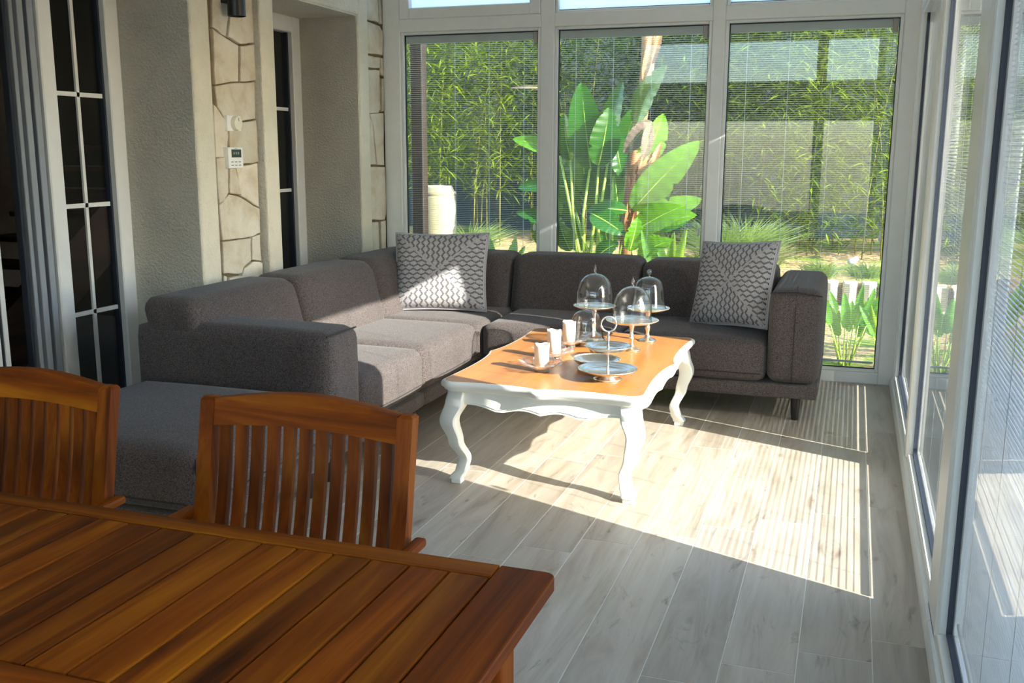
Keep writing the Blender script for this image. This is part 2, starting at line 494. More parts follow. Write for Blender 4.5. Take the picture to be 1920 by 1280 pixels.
class MB:
    """collects world-space geometry and links it as ONE mesh object"""
    def __init__(self):
        self.v = []; self.f = []; self.uv = None

    def add(self, vs, fs):
        n = len(self.v)
        self.v.extend([tuple(p) for p in vs])
        self.f.extend([tuple(i + n for i in q) for q in fs])
        return self

    def bm(self, b, mat=None):
        b.verts.index_update()
        vs = [(mat @ w.co) if mat else w.co.copy() for w in b.verts]
        fs = [[w.index for w in fa.verts] for fa in b.faces]
        b.free()
        return self.add(vs, fs)

    def box(self, x0, x1, y0, y1, z0, z1, bev=0.0, seg=2, mat=None):
        b = bmesh.new()
        bmesh.ops.create_cube(b, size=1.0)
        for w in b.verts:
            w.co = Vector(((x0 + x1) / 2 + w.co.x * (x1 - x0), (y0 + y1) / 2 + w.co.y * (y1 - y0), (z0 + z1) / 2 + w.co.z * (z1 - z0)))
        if bev > 0:
            bmesh.ops.bevel(b, geom=list(b.edges), offset=bev, segments=seg, profile=0.5, affect='EDGES')
        return self.bm(b, mat)

    def soft(self, x0, x1, y0, y1, z0, z1, r=0.05, n=9, puff=(0, 0, 0), mat=None):
        """cushion: rounded box with bulging faces (puff per axis)"""
        b = bmesh.new()
        bmesh.ops.create_cube(b, size=2.0)
        bmesh.ops.subdivide_edges(b, edges=list(b.edges), cuts=n, use_grid_fill=True)
        h = Vector(((x1 - x0) / 2, (y1 - y0) / 2, (z1 - z0) / 2))
        c = Vector(((x1 + x0) / 2, (y1 + y0) / 2, (z1 + z0) / 2))
        rr = [min(r, h[i] * 0.98) for i in range(3)]
        for w in b.verts:
            u = w.co.copy()
            p = Vector([math.copysign(abs(u[i]) ** 0.72, u[i]) * h[i] for i in range(3)])
            inn = Vector([max(-(h[i] - rr[i]), min(h[i] - rr[i], p[i])) for i in range(3)])
            d = p - inn
            dn = Vector([d[i] / rr[i] for i in range(3)])
            L = dn.length
            if L > 1e-6:
                mx = max(abs(dn[0]), abs(dn[1]), abs(dn[2]))
                dn = dn / L * mx
                d = Vector([dn[i] * rr[i] for i in range(3)])
            p = inn + d
            for i in range(3):
                j, k = (i + 1) % 3, (i + 2) % 3
                p[i] += puff[i] * u[i] * (1 - u[j] ** 2) * (1 - u[k] ** 2)
            w.co = c + p
        return self.bm(b, mat)

    def tube(self, pts, rad, seg=10, cap=True):
        pts = [Vector(p) for p in pts]
        if not isinstance(rad, (list, tuple)): rad = [rad] * len(pts)
        vs = []; fs = []
        prev = None
        for i, p in enumerate(pts):
            d = (pts[min(i + 1, len(pts) - 1)] - pts[max(i - 1, 0)]).normalized()
            if prev is None:
                a = d.cross(Vector((0, 0, 1)))
                if a.length < 1e-3: a = d.cross(Vector((1, 0, 0)))
            else:
                a = prev - d * prev.dot(d)
            a.normalize(); prev = a
            bb = d.cross(a)
            for k in range(seg):
                th = 2 * math.pi * k / seg
                vs.append(p + (a * math.cos(th) + bb * math.sin(th)) * rad[i])
        for i in range(len(pts) - 1):
            for k in range(seg):
                k2 = (k + 1) % seg
                fs.append((i * seg + k, i * seg + k2, (i + 1) * seg + k2, (i + 1) * seg + k))
        if cap:
            fs.append(tuple(range(seg))[::-1])
            fs.append(tuple((len(pts) - 1) * seg + k for k in range(seg)))
        return self.add(vs, fs)

    def lathe(self, prof, c, seg=32, fn=None):
        """prof: list of (r, z); fn(theta, r, z, i) -> (r, z)"""
        vs = []; fs = []
        for i, (r, z) in enumerate(prof):
            for k in range(seg):
                th = 2 * math.pi * k / seg
                rr, zz = fn(th, r, z, i) if fn else (r, z)
                vs.append((c[0] + rr * math.cos(th), c[1] + rr * math.sin(th), c[2] + zz))
        for i in range(len(prof) - 1):
            for k in range(seg):
                k2 = (k + 1) % seg
                fs.append((i * seg + k, i * seg + k2, (i + 1) * seg + k2, (i + 1) * seg + k))
        return self.add(vs, fs)

    def prism(self, poly, axis, a0, a1, bev=0.0, seg=1):
        """extrude a 2-D polygon (in the two other axes, in cyclic order) along axis from a0 to a1"""
        b = bmesh.new()
        def mk(p, a):
            q = [0, 0, 0]; q[axis] = a; q[(axis + 1) % 3] = p[0]; q[(axis + 2) % 3] = p[1]
            return q
        lo = [b.verts.new(mk(p, a0)) for p in poly]
        hi = [b.verts.new(mk(p, a1)) for p in poly]
        b.faces.new(lo[::-1]); top = b.faces.new(hi)
        n = len(poly)
        for i in range(n):
            b.faces.new((lo[i], lo[(i + 1) % n], hi[(i + 1) % n], hi[i]))
        bmesh.ops.recalc_face_normals(b, faces=list(b.faces))
        if bev > 0:
            bmesh.ops.bevel(b, geom=list(top.edges), offset=bev, segments=seg, profile=0.5, affect='EDGES')
        return self.bm(b)

    def loft(self, rings, closed=True):
        n = len(rings[0]); vs = [p for r in rings for p in r]; fs = []
        for i in range(len(rings) - 1):
            for k in range(n if closed else n - 1):
                k2 = (k + 1) % n
                fs.append((i * n + k, i * n + k2, (i + 1) * n + k2, (i + 1) * n + k))
        if closed:
            fs.append(tuple(range(n))[::-1]); fs.append(tuple((len(rings) - 1) * n + k for k in range(n)))
        return self.add(vs, fs)

    def build(self, name, mat, parent=None, smooth=False, origin=None, kind=None, label=None, angle=None):
        vs = np.array(self.v, dtype=float).reshape(-1, 3)
        if origin is None:
            origin = Vector(((vs[:, 0].min() + vs[:, 0].max()) / 2, (vs[:, 1].min() + vs[:, 1].max()) / 2, vs[:, 2].min()))
        origin = Vector(origin)
        vs = vs - np.array(origin)
        me = bpy.data.meshes.new(name)
        me.from_pydata(vs.tolist(), [], self.f)
        if self.uv is not None:
            ul = me.uv_layers.new(name='UVMap')
            li = np.empty(len(me.loops), dtype=np.int32); me.loops.foreach_get('vertex_index', li)
            ul.data.foreach_set('uv', np.array(self.uv, dtype=np.float32)[li].ravel())
        me.materials.append(mat)
        bm_ = bmesh.new(); bm_.from_mesh(me)
        if len(self.f) < 60000:
            bmesh.ops.recalc_face_normals(bm_, faces=list(bm_.faces))
        bm_.to_mesh(me); bm_.free()
        if smooth:
            me.polygons.foreach_set('use_smooth', [True] * len(me.polygons))
            if angle:
                try: me.set_sharp_from_angle(angle=math.radians(angle))
                except Exception: pass
        me.update()
        o = bpy.data.objects.new(name, me)
        COL.objects.link(o)
        o.location = origin - wo(parent)
        if parent is not None: o.parent = parent
        WO[o.name] = origin
        return tag(o, label=label, kind=kind)


def copy_obj(o, parent, origin):
    c = o.copy()
    COL.objects.link(c)
    c.parent = parent
    c.location = Vector(origin) - wo(parent)
    WO[c.name] = Vector(origin)
    return c


# ================================================================= THE SETTING
XR = 0.315          # inner face of the right glazed wall
YB = 6.694          # inner face of the back glazed wall
XS = -3.31          # stone face of the left wall
XF = -3.245         # raised stucco surrounds
XW = -3.72          # recessed windows of the house
YN = -2.6           # wall behind the camera
ZC = 3.3

# ---- floor of single planks
fl = MB().box(XW - 0.1, 0.45, YN - 0.1, YB + 0.12, -0.12, -0.0008).build('floor', M['grout'])
tag(fl, 'pale wood-look plank tile floor of the sunroom', 'floor', kind='structure')
PW, PL, G = 0.2135, 1.235, 0.0016
base_plank = None
col_i = -1
x1 = 0.144 + PW
while x1 > -3.5:
    x0 = x1 - PW
    xa, xb = x0 + G, min(x1, 0.309) - G
    off = 3.053 - 0.149 * (col_i + 1)
    k0 = math.floor((YN - off) / PL)
    yy = off + k0 * PL
    while yy < YB:
        ya, yb = max(yy, YN) + G, min(yy + PL, YB) - G
        if yb - ya > 0.02:
            full = abs((yb - ya) - (PL - 2 * G)) < 1e-6 and abs((xb - xa) - (PW - 2 * G)) < 1e-6
            ctr = ((xa + xb) / 2, (ya + yb) / 2, -0.004)
            if full and base_plank is not None:
                copy_obj(base_plank, fl, ctr)
            else:
                o = MB().box(xa, xb, ya, yb, -0.004, 0.0, 0.0008, 1).build('plank', M['plank'], fl, origin=ctr)
                if full: base_plank = o
        yy += PL
    x1 = x0; col_i += 1

MB_ = MB().box(XW - 0.2, 0.6, YN - 0.2, YB + 0.2, ZC, ZC + 0.15)
tag(MB_.build('ceiling', M['ceiling']), 'plain white flat ceiling over the sunroom', 'ceiling', kind='structure')

# ---- left wall: pillars, raised surrounds, stones
wl = MB()
wl.box(XW - 0.06, XS, 4.40, 5.18, 0, ZC)
wl.box(XW - 0.06, XS, 6.22, YB + 0.12, 0, ZC)
wl.box(XW - 0.06, XS, YN, 2.75, 0, ZC)
wl.box(XW - 0.06, XS, 2.75, 4.40, 2.40, ZC)
wl.box(XW - 0.06, XS, 5.18, 6.22, 2.40, ZC)
wall_left = wl.build('wall_left', M['mortar'])
tag(wall_left, 'cream stucco and natural stone house wall on the left', 'wall', kind='structure')


def surround(y0, y1, z0, z1, rough_side=None):
    return MB().box(XS - 0.02, XF, y0, y1, z0, z1, 0.018, 3).build('stucco_surround', M['stucco_smooth'], wall_left, True)


surround(4.40, 4.56, 0.0, 2.62)
surround(5.03, 5.18, 0.0, 2.62)
surround(6.22, 6.37, 0.0, 2.62)
surround(5.16, 6.24, 2.39, 2.62)
surround(2.75, 4.42, 2.39, 2.62)
surround(2.58, 2.75, 0.0, 2.62)


def reveal(x0, x1, y0, y1, z0, z1, m='stucco'):
    return MB().box(x0, x1, y0, y1, z0, z1).build('stucco_reveal', M[m], wall_left)


reveal(XW, XF - 0.012, 4.396, 4.405, 0, 2.40)          # far side of the door recess
reveal(XW, XF - 0.012, 6.214, 6.225, 0, 2.40)          # far side of the narrow window recess
reveal(XW, XF - 0.012, 5.175, 5.185, 0, 2.40)
reveal(XW, XF - 0.012, 5.18, 6.22, 2.385, 2.402, 'stucco_smooth')
reveal(XW, XF - 0.012, 2.75, 4.40, 2.385, 2.402, 'stucco_smooth')
reveal(XS - 0.01, XF - 0.006, 5.022, 5.034, 0, 2.6)     # rough flank of the surround beside the stones
reveal(XS - 0.01, XS + 0.012, YN, 2.58, 0, ZC)
reveal(XS - 0.01, XS + 0.012, 2.58, YB, 2.62, ZC)

STONES = [
    [(392, -60), (425, -60), (424, 28), (419, 68), (394, 50)],
    [(428, -60), (469, -60), (470, 80), (445, 82), (422, 68), (427, 28)],
    [(394, 55), (419, 73), (441, 86), (441, 152), (399, 158)],
    [(445, 87), (470, 84), (473, 150), (445, 152)],
    [(399, 162), (443, 156), (473, 154), (474, 222), (449, 226), (421, 226), (404, 200)],
    [(396, 196), (402, 202), (420, 228), (423, 255), (422, 292), (400, 294)],
    [(424, 231), (449, 230), (474, 226), (478, 302), (459, 305), (428, 312), (426, 280)],
    [(400, 298), (421, 296), (422, 360), (412, 378), (405, 380)],
    [(425, 316), (434, 314), (446, 364), (425, 361)],
    [(438, 314), (478, 306), (481, 387), (448, 367)],
    [(406, 384), (424, 365), (446, 371), (480, 391), (482, 436), (465, 443), (412, 450)],
    [(411, 454), (464, 447), (464, 488), (450, 500), (447, 512), (414, 512)],
    [(468, 445), (482, 440), (485, 488), (468, 486)],
    [(452, 504), (468, 491), (485, 493), (488, 560), (424, 560), (424, 521), (448, 517)],
    [(414, 517), (420, 519), (420, 560), (417, 560)],
    [(416, 565), (488, 565), (496, 680), (424, 680)],
]
CORNER = [
    [(678, -60), (700, -60), (705, 10), (707, 42), (684, 36)],
    [(704, -60), (713, -60), (714, 45), (709, 44)],
    [(682, 40), (706, 50), (712, 60), (712, 103), (684, 99)],
    [(684, 104), (708, 108), (708, 127), (685, 125)],
    [(711, 109), (716, 111), (716, 142), (711, 140)],
    [(685, 131), (708, 133), (710, 203), (706, 211), (686, 211)],
    [(712, 148), (716, 148), (716, 207), (713, 208)],
    [(686, 216), (693, 232), (700, 308), (688, 308)],
    [(690, 215), (716, 213), (717, 309), (704, 308), (697, 238)],
    [(688, 314), (717, 314), (719, 398), (716, 411), (690, 411)],
    [(690, 417), (706, 417), (709, 500), (692, 500)],
    [(710, 416), (719, 414), (720, 500), (713, 500)],
]
for poly in STONES + CORNER:
    pts = []
    mx_, my_ = sum(q[0] for q in poly) / len(poly), sum(q[1] for q in poly) / len(poly)
    for (px, py) in poly:
        dl = math.hypot(px - mx_, py - my_) + 1e-6
        px += (px - mx_) / dl * 0.9; py += (py - my_) / dl * 0.9
        p = on_x(px, py, XS)
        yv = min(max(p.y, 4.5), YB - 0.004)
        pts.append((yv, p.z))
    cy = sum(p[0] for p in pts) / len(pts); cz = sum(p[1] for p in pts) / len(pts)
    # rough the edges a little: midpoints jitter
    fine = []
    for i, p in enumerate(pts):
        q = pts[(i + 1) % len(pts)]
        fine.append(p)
        L = math.hypot(q[0] - p[0], q[1] - p[1])
        if L > 0.09:
            nn = 2 if L < 0.25 else 3
            for k in range(1, nn + 1):
                f = k / (nn + 1)
                fine.append((p[0] + (q[0] - p[0]) * f + rng.uniform(-.005, .003), p[1] + (q[1] - p[1]) * f + rng.uniform(-.004, .004)))
    th = rng.uniform(0.016, 0.028)
    try:
        MB().prism(fine, 0, XS - 0.005, XS + th, 0.006, 2).build('stone', M['stone'], wall_left)
    except Exception:
        MB().prism(pts, 0, XS - 0.005, XS + th).build('stone', M['stone'], wall_left)


# ---- the house behind the left wall (seen dark through its panes)
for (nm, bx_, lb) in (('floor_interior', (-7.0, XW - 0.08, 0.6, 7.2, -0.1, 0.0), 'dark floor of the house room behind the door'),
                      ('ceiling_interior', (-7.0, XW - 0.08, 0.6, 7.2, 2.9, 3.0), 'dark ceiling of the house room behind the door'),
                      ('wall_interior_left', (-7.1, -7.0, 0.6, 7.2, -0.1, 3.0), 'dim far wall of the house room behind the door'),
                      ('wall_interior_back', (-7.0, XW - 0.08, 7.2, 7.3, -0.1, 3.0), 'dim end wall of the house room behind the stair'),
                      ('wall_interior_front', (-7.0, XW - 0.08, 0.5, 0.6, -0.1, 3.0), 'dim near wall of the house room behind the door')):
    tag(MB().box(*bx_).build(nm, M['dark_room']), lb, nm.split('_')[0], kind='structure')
st = empty('staircase', (-5.2, 5.2, 0), 'dark wooden stair flight inside the dim house room', 'staircase')
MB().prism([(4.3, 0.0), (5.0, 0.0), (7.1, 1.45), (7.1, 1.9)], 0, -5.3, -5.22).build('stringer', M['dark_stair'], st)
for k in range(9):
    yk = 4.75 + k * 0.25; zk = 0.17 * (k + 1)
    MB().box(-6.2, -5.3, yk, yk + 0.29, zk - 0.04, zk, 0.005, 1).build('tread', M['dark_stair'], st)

# ---- windows in the left wall
def hbar(mb, x0, x1, y0, y1, z0, z1, b=0.006):
    mb.box(x0, x1, y0, y1, z0, z1, b, 1)


w1 = empty('window_1', (XW, 4.1, 0), 'white framed glazed door leaf with muntins, leftmost in the house wall', 'window', kind='structure')
f1 = MB()
f1.box(XW - 0.05, XW + 0.03, 4.30, 4.398, 0, 2.39, 0.006, 1)
f1.box(XW - 0.05, XW + 0.03, 3.845, 3.935, 0, 2.39, 0.006, 1)
f1.box(XW - 0.05, XW + 0.03, 3.935, 4.30, 2.29, 2.39, 0.006, 1)
f1.box(XW - 0.05, XW + 0.03, 3.935, 4.30, 0.0, 0.10, 0.006, 1)
f1.build('window_frame', M['upvc'], w1)
g1 = MB()
g1.box(XW - 0.035, XW - 0.005, 4.287, 4.300, 0.1, 2.29)
g1.box(XW - 0.035, XW - 0.005, 3.935, 3.945, 0.1, 2.29)
g1.build('gasket', M['gasket'], w1)
MB().box(XW - 0.03, XW - 0.024, 3.935, 4.30, 0.1, 2.29).build('pane', M['glass'], w1)
mm = MB(); mm.box(XW - 0.024, XW - 0.012, 4.106, 4.126, 0.1, 2.29); mm.build('muntin', M['upvc'], w1)
for zz in (0.43, 1.19 - 0.0, 1.94):
    p = {0.43: (180, 584), 1.19: (165, 385), 1.94: (150, 177)}[zz]
    z = on_x(p[0], p[1], XW).z
    MB().box(XW - 0.024, XW - 0.012, 3.94, 4.295, z - 0.011, z + 0.011).build('muntin', M['upvc'], w1)
# open sliding door jamb: grey channelled profiles
d1 = empty('door_1', (XW, 3.4, 0), 'open house doorway with grey channelled sliding jamb', 'door', kind='structure')
for (y0, y1, dx, m) in ((3.80, 3.838, 0.015, 'jamb'), (3.775, 3.797, -0.01, 'gasket'), (3.735, 3.772, 0.02, 'jamb'), (3.708, 3.732, 0.0, 'jamb'), (3.69, 3.705, -0.02, 'gasket')):
    MB().box(XW - 0.06, XW + dx, y0, y1, 0, 2.39, 0.003, 1).build('jamb_profile', M[m], d1)
for (y0, y1, m) in ((3.555, 3.580, 'upvc'), (3.585, 3.593, 'gasket'), (3.600, 3.630, 'upvc')):
    MB().box(XW - 0.16, XW - 0.10, y0, y1, 0, 2.39, 0.003, 1).build('door_stile', M[m], d1)
MB().box(XW - 0.14, XW - 0.134, 2.78, 3.555, 0.02, 2.39).build('pane', M['glass'], d1)
MB().box(XW - 0.16, XW - 0.10, 2.75, 2.80, 0, 2.39, 0.003, 1).build('door_stile', M['upvc'], d1)

w2 = empty('window_2', (XW, 5.7, 0), 'narrow white house window recessed in stucco behind the sofa', 'window', kind='structure')
f2 = MB()
f2.box(XW - 0.05, XW + 0.03, 6.11, 6.213, 0, 2.385, 0.006, 1)
f2.box(XW - 0.05, XW + 0.03, 5.187, 5.28, 0, 2.385, 0.006, 1)
f2.box(XW - 0.05, XW + 0.03, 5.28, 6.11, 2.28, 2.385, 0.006, 1)
f2.box(XW - 0.05, XW + 0.03, 5.28, 6.11, 0, 0.1, 0.006, 1)
f2.build('window_frame', M['upvc'], w2)
MB().box(XW - 0.035, XW - 0.005, 6.092, 6.11, 0.1, 2.28).build('gasket', M['gasket'], w2)
MB().box(XW - 0.03, XW - 0.024, 5.28, 6.11, 0.1, 2.28).build('pane', M['glass'], w2)
for (px, py) in ((530, 204), (537, 357)):
    z = on_x(px, py, XW).z
    MB().box(XW - 0.024, XW - 0.012, 5.285, 6.10, z - 0.011, z + 0.011).build('muntin', M['upvc'], w2)


# ---- back glazed wall
wb = MB()
YO = YB + 0.09
wb.box(-3.30, -3.16, YB, YO, 0, ZC, 0.006, 1)
wb.box(-2.10, -2.00, YB, YO, 0, ZC, 0.006, 1)
wb.box(-0.935, -0.850, YB, YO, 0, ZC, 0.006, 1)
wb.box(0.225, 0.46, YB, YO, 0, ZC, 0.006, 1)
for (a, b) in ((-3.16, -2.10), (-2.00, -0.935), (-0.850, 0.225)):
    wb.box(a, b, YB + 0.001, YO, 2.325, 2.415, 0.004, 1)
    wb.box(a, b, YB + 0.001, YO, 2.98, ZC, 0.004, 1)
    wb.box(a, b, YB + 0.001, YO, 0.0, 0.075, 0.004, 1)
wall_back = wb.build('wall_back', M['upvc'])
tag(wall_back, 'white framed glazed wall behind the sofa', 'wall', kind='structure')
BW = [(-3.16, -2.10), (-2.00, -0.935), (-0.850, 0.225)]
wi = 3
SB = 0.022
for i, (x0, x1) in enumerate(BW):
    desc = ['left', 'middle', 'right'][i]
    w = empty('window_%d' % wi, ((x0 + x1) / 2, YB, 0), 'tall fixed garden window, %s of three in the back wall' % desc, 'window', kind='structure'); wi += 1
    f = MB()
    f.box(x0, x0 + SB, YB + 0.012, YB + 0.045, 0.075, 2.325, 0.004, 1)
    f.box(x1 - SB, x1, YB + 0.012, YB + 0.045, 0.075, 2.325, 0.004, 1)
    f.box(x0 + SB, x1 - SB, YB + 0.012, YB + 0.045, 2.306, 2.325, 0.004, 1)
    f.box(x0 + SB, x1 - SB, YB + 0.012, YB + 0.045, 0.075, 0.095, 0.004, 1)
    f.build('glazing_bead', M['upvc'], w)
    g = MB()
    for (a, b) in ((x0 + SB, x0 + SB + 0.006), (x1 - SB - 0.006, x1 - SB)):
        g.box(a, b, YB + 0.034, YB + 0.05, 0.095, 2.306)
    g.box(x0 + SB, x1 - SB, YB + 0.034, YB + 0.05, 2.300, 2.306)
    g.box(x0 + SB, x1 - SB, YB + 0.034, YB + 0.05, 0.095, 0.101)
    g.build('gasket', M['gasket'], w)
    MB().box(x0 + SB, x1 - SB, YB + 0.038, YB + 0.044, 0.095, 2.306).build('pane', M['glass'], w)
    # transom above
    w = empty('window_%d' % (wi + 6), ((x0 + x1) / 2, YB, 2.4), 'transom light above the %s back window' % desc, 'window', kind='structure')
    f = MB()
    sb = 0.075 if i == 0 else 0.02
    xa, xb = x0 + 0.003, x1 - 0.003
    z0, z1 = 2.412, 2.982
    yf = YB - 0.012 if i == 0 else YB + 0.01
    f.box(xa, xa + sb, yf, YB + 0.06, z0, z1, 0.005, 1)
    f.box(xb - sb, xb, yf, YB + 0.06, z0, z1, 0.005, 1)
    f.box(xa + sb, xb - sb, yf, YB + 0.06, z0, z0 + sb, 0.005, 1)
    f.box(xa + sb, xb - sb, yf, YB + 0.06, z1 - sb, z1, 0.005, 1)
    f.build('window_sash', M['upvc'], w)
    MB().box(xa + sb, xb - sb, YB + 0.03, YB + 0.045, z0 + sb, z0 + sb + 0.006).build('gasket', M['gasket'], w)
    MB().box(xa + sb, xb - sb, YB + 0.038, YB + 0.044, z0 + sb, z1 - sb).build('pane', M['frosted'], w)

# ---- right glazed wall
RW = [(1.55, 3.00), (3.25, 4.86), (5.00, 6.58)]
wr = MB()
XO = XR + 0.11
wr.box(XR, XO, YN, -1.9, 0, ZC)
wr.box(XR, XO, -0.25, 0.0, 0, ZC)
wr.box(XR, XO, 1.40, 1.55, 0, ZC)
wr.box(XR, XO, -1.9, 1.40, 2.33, ZC)
wr.box(XR, XO, -1.9, 1.40, 0, 0.07)
for_panes = [(-1.9, -0.25), (0.0, 1.40)]  # unseen near openings, added to let more sky light in
wr.box(XR, XO, 3.00, 3.25, 0, ZC, 0.006, 1)
wr.box(XR, XO, 4.86, 5.00, 0, ZC, 0.006, 1)
wr.box(XR, XO, 6.58, YB + 0.02, 0, ZC, 0.006, 1)
wr.box(XR, XO, 1.55, 6.58, 2.33, ZC)
wr.box(XR, XO, 1.55, 6.58, 0, 0.070)
wall_right = wr.build('wall_right', M['upvc'])
tag(wall_right, 'white framed glazed wall along the right side', 'wall', kind='structure')
trim = MB()
for (a, b) in ((1.0, 3.12), (3.125, 4.92), (4.925, YB - 0.005)):
    trim.prism([(0.300, 0.0), (XR + 0.001, 0.0), (XR + 0.001, 0.062), (0.306, 0.058), (0.300, 0.03)], 1, a, b)
# prism along y uses (z, x) order
trim.v = [(p[2], p[1], p[0]) for p in trim.v]
tag(trim.build('trim_1', M['upvc']), 'low white sill trim along the foot of the right windows', 'trim', kind='structure')
for i, (y0, y1) in enumerate(RW):
    desc = ['nearest', 'middle', 'farthest'][i]
    w = empty('window_%d' % wi, (XR, (y0 + y1) / 2, 0), 'tall side window, %s of three in the right wall' % desc, 'window', kind='structure'); wi += 1
    f = MB()
    f.box(XR + 0.006, XR + 0.05, y0, y0 + SB, 0.07, 2.33, 0.005, 1)
    f.box(XR + 0.006, XR + 0.05, y1 - SB, y1, 0.07, 2.33, 0.005, 1)
    f.box(XR + 0.006, XR + 0.05, y0 + SB, y1 - SB, 2.306, 2.33, 0.005, 1)
    f.box(XR + 0.006, XR + 0.05, y0 + SB, y1 - SB, 0.07, 0.092, 0.005, 1)
    f.build('glazing_bead', M['upvc'], w)
    g = MB()
    g.box(XR + 0.03, XR + 0.05, y1 - SB - 0.012, y1 - SB, 0.092, 2.306)
    g.box(XR + 0.03, XR + 0.05, y0 + SB, y0 + SB + 0.008, 0.092, 2.306)
    g.box(XR + 0.03, XR + 0.05, y0 + SB, y1 - SB, 0.092, 0.100)
    g.build('gasket', M['gasket'], w)
    MB().box(XR + 0.038, XR + 0.044, y0 + SB, y1 - SB, 0.092, 2.306).build('pane', M['glass'], w)
for (y0, y1) in for_panes:
    MB().box(XR + 0.038, XR + 0.044, y0, y1, 0.07, 2.33).build('pane', M['glass'], wall_right)
# unseen overhang added outside the right wall to cut off high sun
tag(MB().box(XO, XO + 0.9, YN - 0.2, YB + 0.4, 2.78, 2.86).build('sunblock_overhang', M['upvc']), 'unseen white overhang added above the right windows to block high sun', 'sunblock_overhang', kind='structure')

# ---- wall behind the camera with its own windows
wf = MB()
PAN = [(-3.3, -2.3), (-2.1, -0.65), (-0.5, 0.22)]
wf.box(XW, 0.43, YN - 0.12, YN, 0, 0.2)
wf.box(XW, 0.43, YN - 0.12, YN, 1.95, 2.55)
wf.box(XW, 0.43, YN - 0.12, YN, 3.15, ZC)
px_ = XW
for (a, b) in PAN + [(0.43, 0.43)]:
    if a > px_: wf.box(px_, a, YN - 0.12, YN, 0, ZC)
    px_ = b
wall_front = wf.build('wall_front', M['stucco_smooth'])
tag(MB().box(6.0, 6.4, -14, 0.85, -0.2, 5.6).build('wall_sun_block', M['fence']), 'tall grey unseen wall off to the right, added to block the sun', 'wall', kind='structure')  # added out of view to keep the sun off the near bays
tag(wall_front, 'white wall with windows behind the viewer', 'wall', kind='structure')
for (a, b) in PAN:
    for (z0, z1) in ((0.2, 1.95), (2.55, 3.15)):
        MB().box(a, b, YN - 0.06, YN - 0.054, z0, z1).build('pane', M['glass'], wall_front)


# ================================================================= VENETIAN BLINDS
def slat_mesh(length, wdt, tilt, sag=0.0009, th=0.0004):
    """along +x, cross direction +y (outwards); tilt>0 puts the outer edge lower"""
    n = 2
    ring = []
    for s in (1, -1):
        rr = range(n + 1) if s == 1 else range(n, -1, -1)
        for k in rr:
            u = (k / n - 0.5) * wdt
            z = sag * (1 - (2 * k / n - 1) ** 2) + (th if s == 1 else 0)
            ring.append((u, z))
    c, s_ = math.cos(tilt), math.sin(tilt)
    ring = [(u * c + z * s_, -u * s_ + z * c) for (u, z) in ring]
    return ring


def blind(name_label, axis, a0, a1, plane, tilt_deg, z0=0.125, z1=2.248, pitch=0.0136, wdt=0.0138, cords=4, chain=True, chain_dark=True):
    """axis 0: runs along x on plane y=plane (outwards +y); axis 1: runs along y on plane x=plane (outwards +x)"""
    mid = (a0 + a1) / 2
    loc = (mid, plane, z0) if axis == 0 else (plane, mid, z0)
    root = empty('venetian_blind', loc, name_label, 'blind', 'venetian blinds in the sunroom windows')

    def P(a, d, z):
        return (a, plane + d, z) if axis == 0 else (plane + d, a, z)

    def bx(a, b, d0, d1, za, zb, bev=0.0):
        m = MB()
        if axis == 0: m.box(a, b, plane + d0, plane + d1, za, zb, bev, 1)
        else: m.box(plane + d0, plane + d1, a, b, za, zb, bev, 1)
        return m
    ring = slat_mesh(a1 - a0, wdt, math.radians(tilt_deg))
    zz = z0 + 0.028
    first = None
    while zz < z1 - 0.012:
        org = P(mid, 0, zz)
        if first is None:
            m = MB()
            m.loft([[P(a0 + 0.006, u, zz + z) for (u, z) in ring], [P(a1 - 0.006, u, zz + z) for (u, z) in ring]])
            first = m.build('slat', M['slat'], root, origin=org)
        else:
            copy_obj(first, root, org)
        zz += pitch
    bx(a0, a1, -0.010, 0.012, z1, z1 + 0.056, 0.003).build('headrail', M['headrail'], root)
    bx(a0 + 0.004, a1 - 0.004, -0.008, 0.008, z0, z0 + 0.014, 0.003).build('bottom_rail', M['headrail'], root)
    for k in range(cords):
        a = a0 + (a1 - a0) * (k + 0.42) / (cords - 0.16)
        for d in (-wdt / 2 - 0.0006, wdt / 2 + 0.0006):
            MB().tube([P(a, d, z0 + 0.014), P(a, d, z1)], 0.0009, 5).build('ladder_cord', M['cord'], root)
    if chain:
        ae = a1 - 0.022 if axis == 0 else a0 + 0.03
        if axis == 0:
            br = bx(a1 - 0.036, a1 - 0.004, -0.026, -0.010, z1 - 0.03, z1 + 0.058, 0.004).build('bracket', M['bracket'], root)
            cy = -0.018
            e1, e2 = a1 - 0.030, a1 - 0.008
        else:
            br = bx(a0 + 0.004, a0 + 0.036, -0.026, -0.010, z1 - 0.03, z1 + 0.058, 0.004).build('bracket', M['bracket'], root)
            cy = -0.018
            e1, e2 = a0 + 0.010, a0 + 0.034
        cm = MB()
        zb = 0.98
        ico = None
        for a in (e1, e2):
            z = zb
            while z < z1 - 0.02:
                cx, cyy, cz = P(a, cy, z)
                r = 0.0024
                cm.add([(cx + r, cyy, cz), (cx, cyy + r, cz), (cx - r, cyy, cz), (cx, cyy - r, cz), (cx, cyy, cz + r), (cx, cyy, cz - r)],
                       [(0, 1, 4), (1, 2, 4), (2, 3, 4), (3, 0, 4), (1, 0, 5), (2, 1, 5), (3, 2, 5), (0, 3, 5)])
                z += 0.0068
        cm.build('bead_chain', M['chain'] if chain_dark else M['bracket'], root)
        MB().tube([P((e1 + e2) / 2, cy, zb - 0.05), P((e1 + e2) / 2, cy, zb - 0.04), P((e1 + e2) / 2, cy, zb - 0.01), P((e1 + e2) / 2, cy, zb)], [0.004, 0.011, 0.011, 0.005], 10).build('chain_weight', M['device'], root, True)
    return root


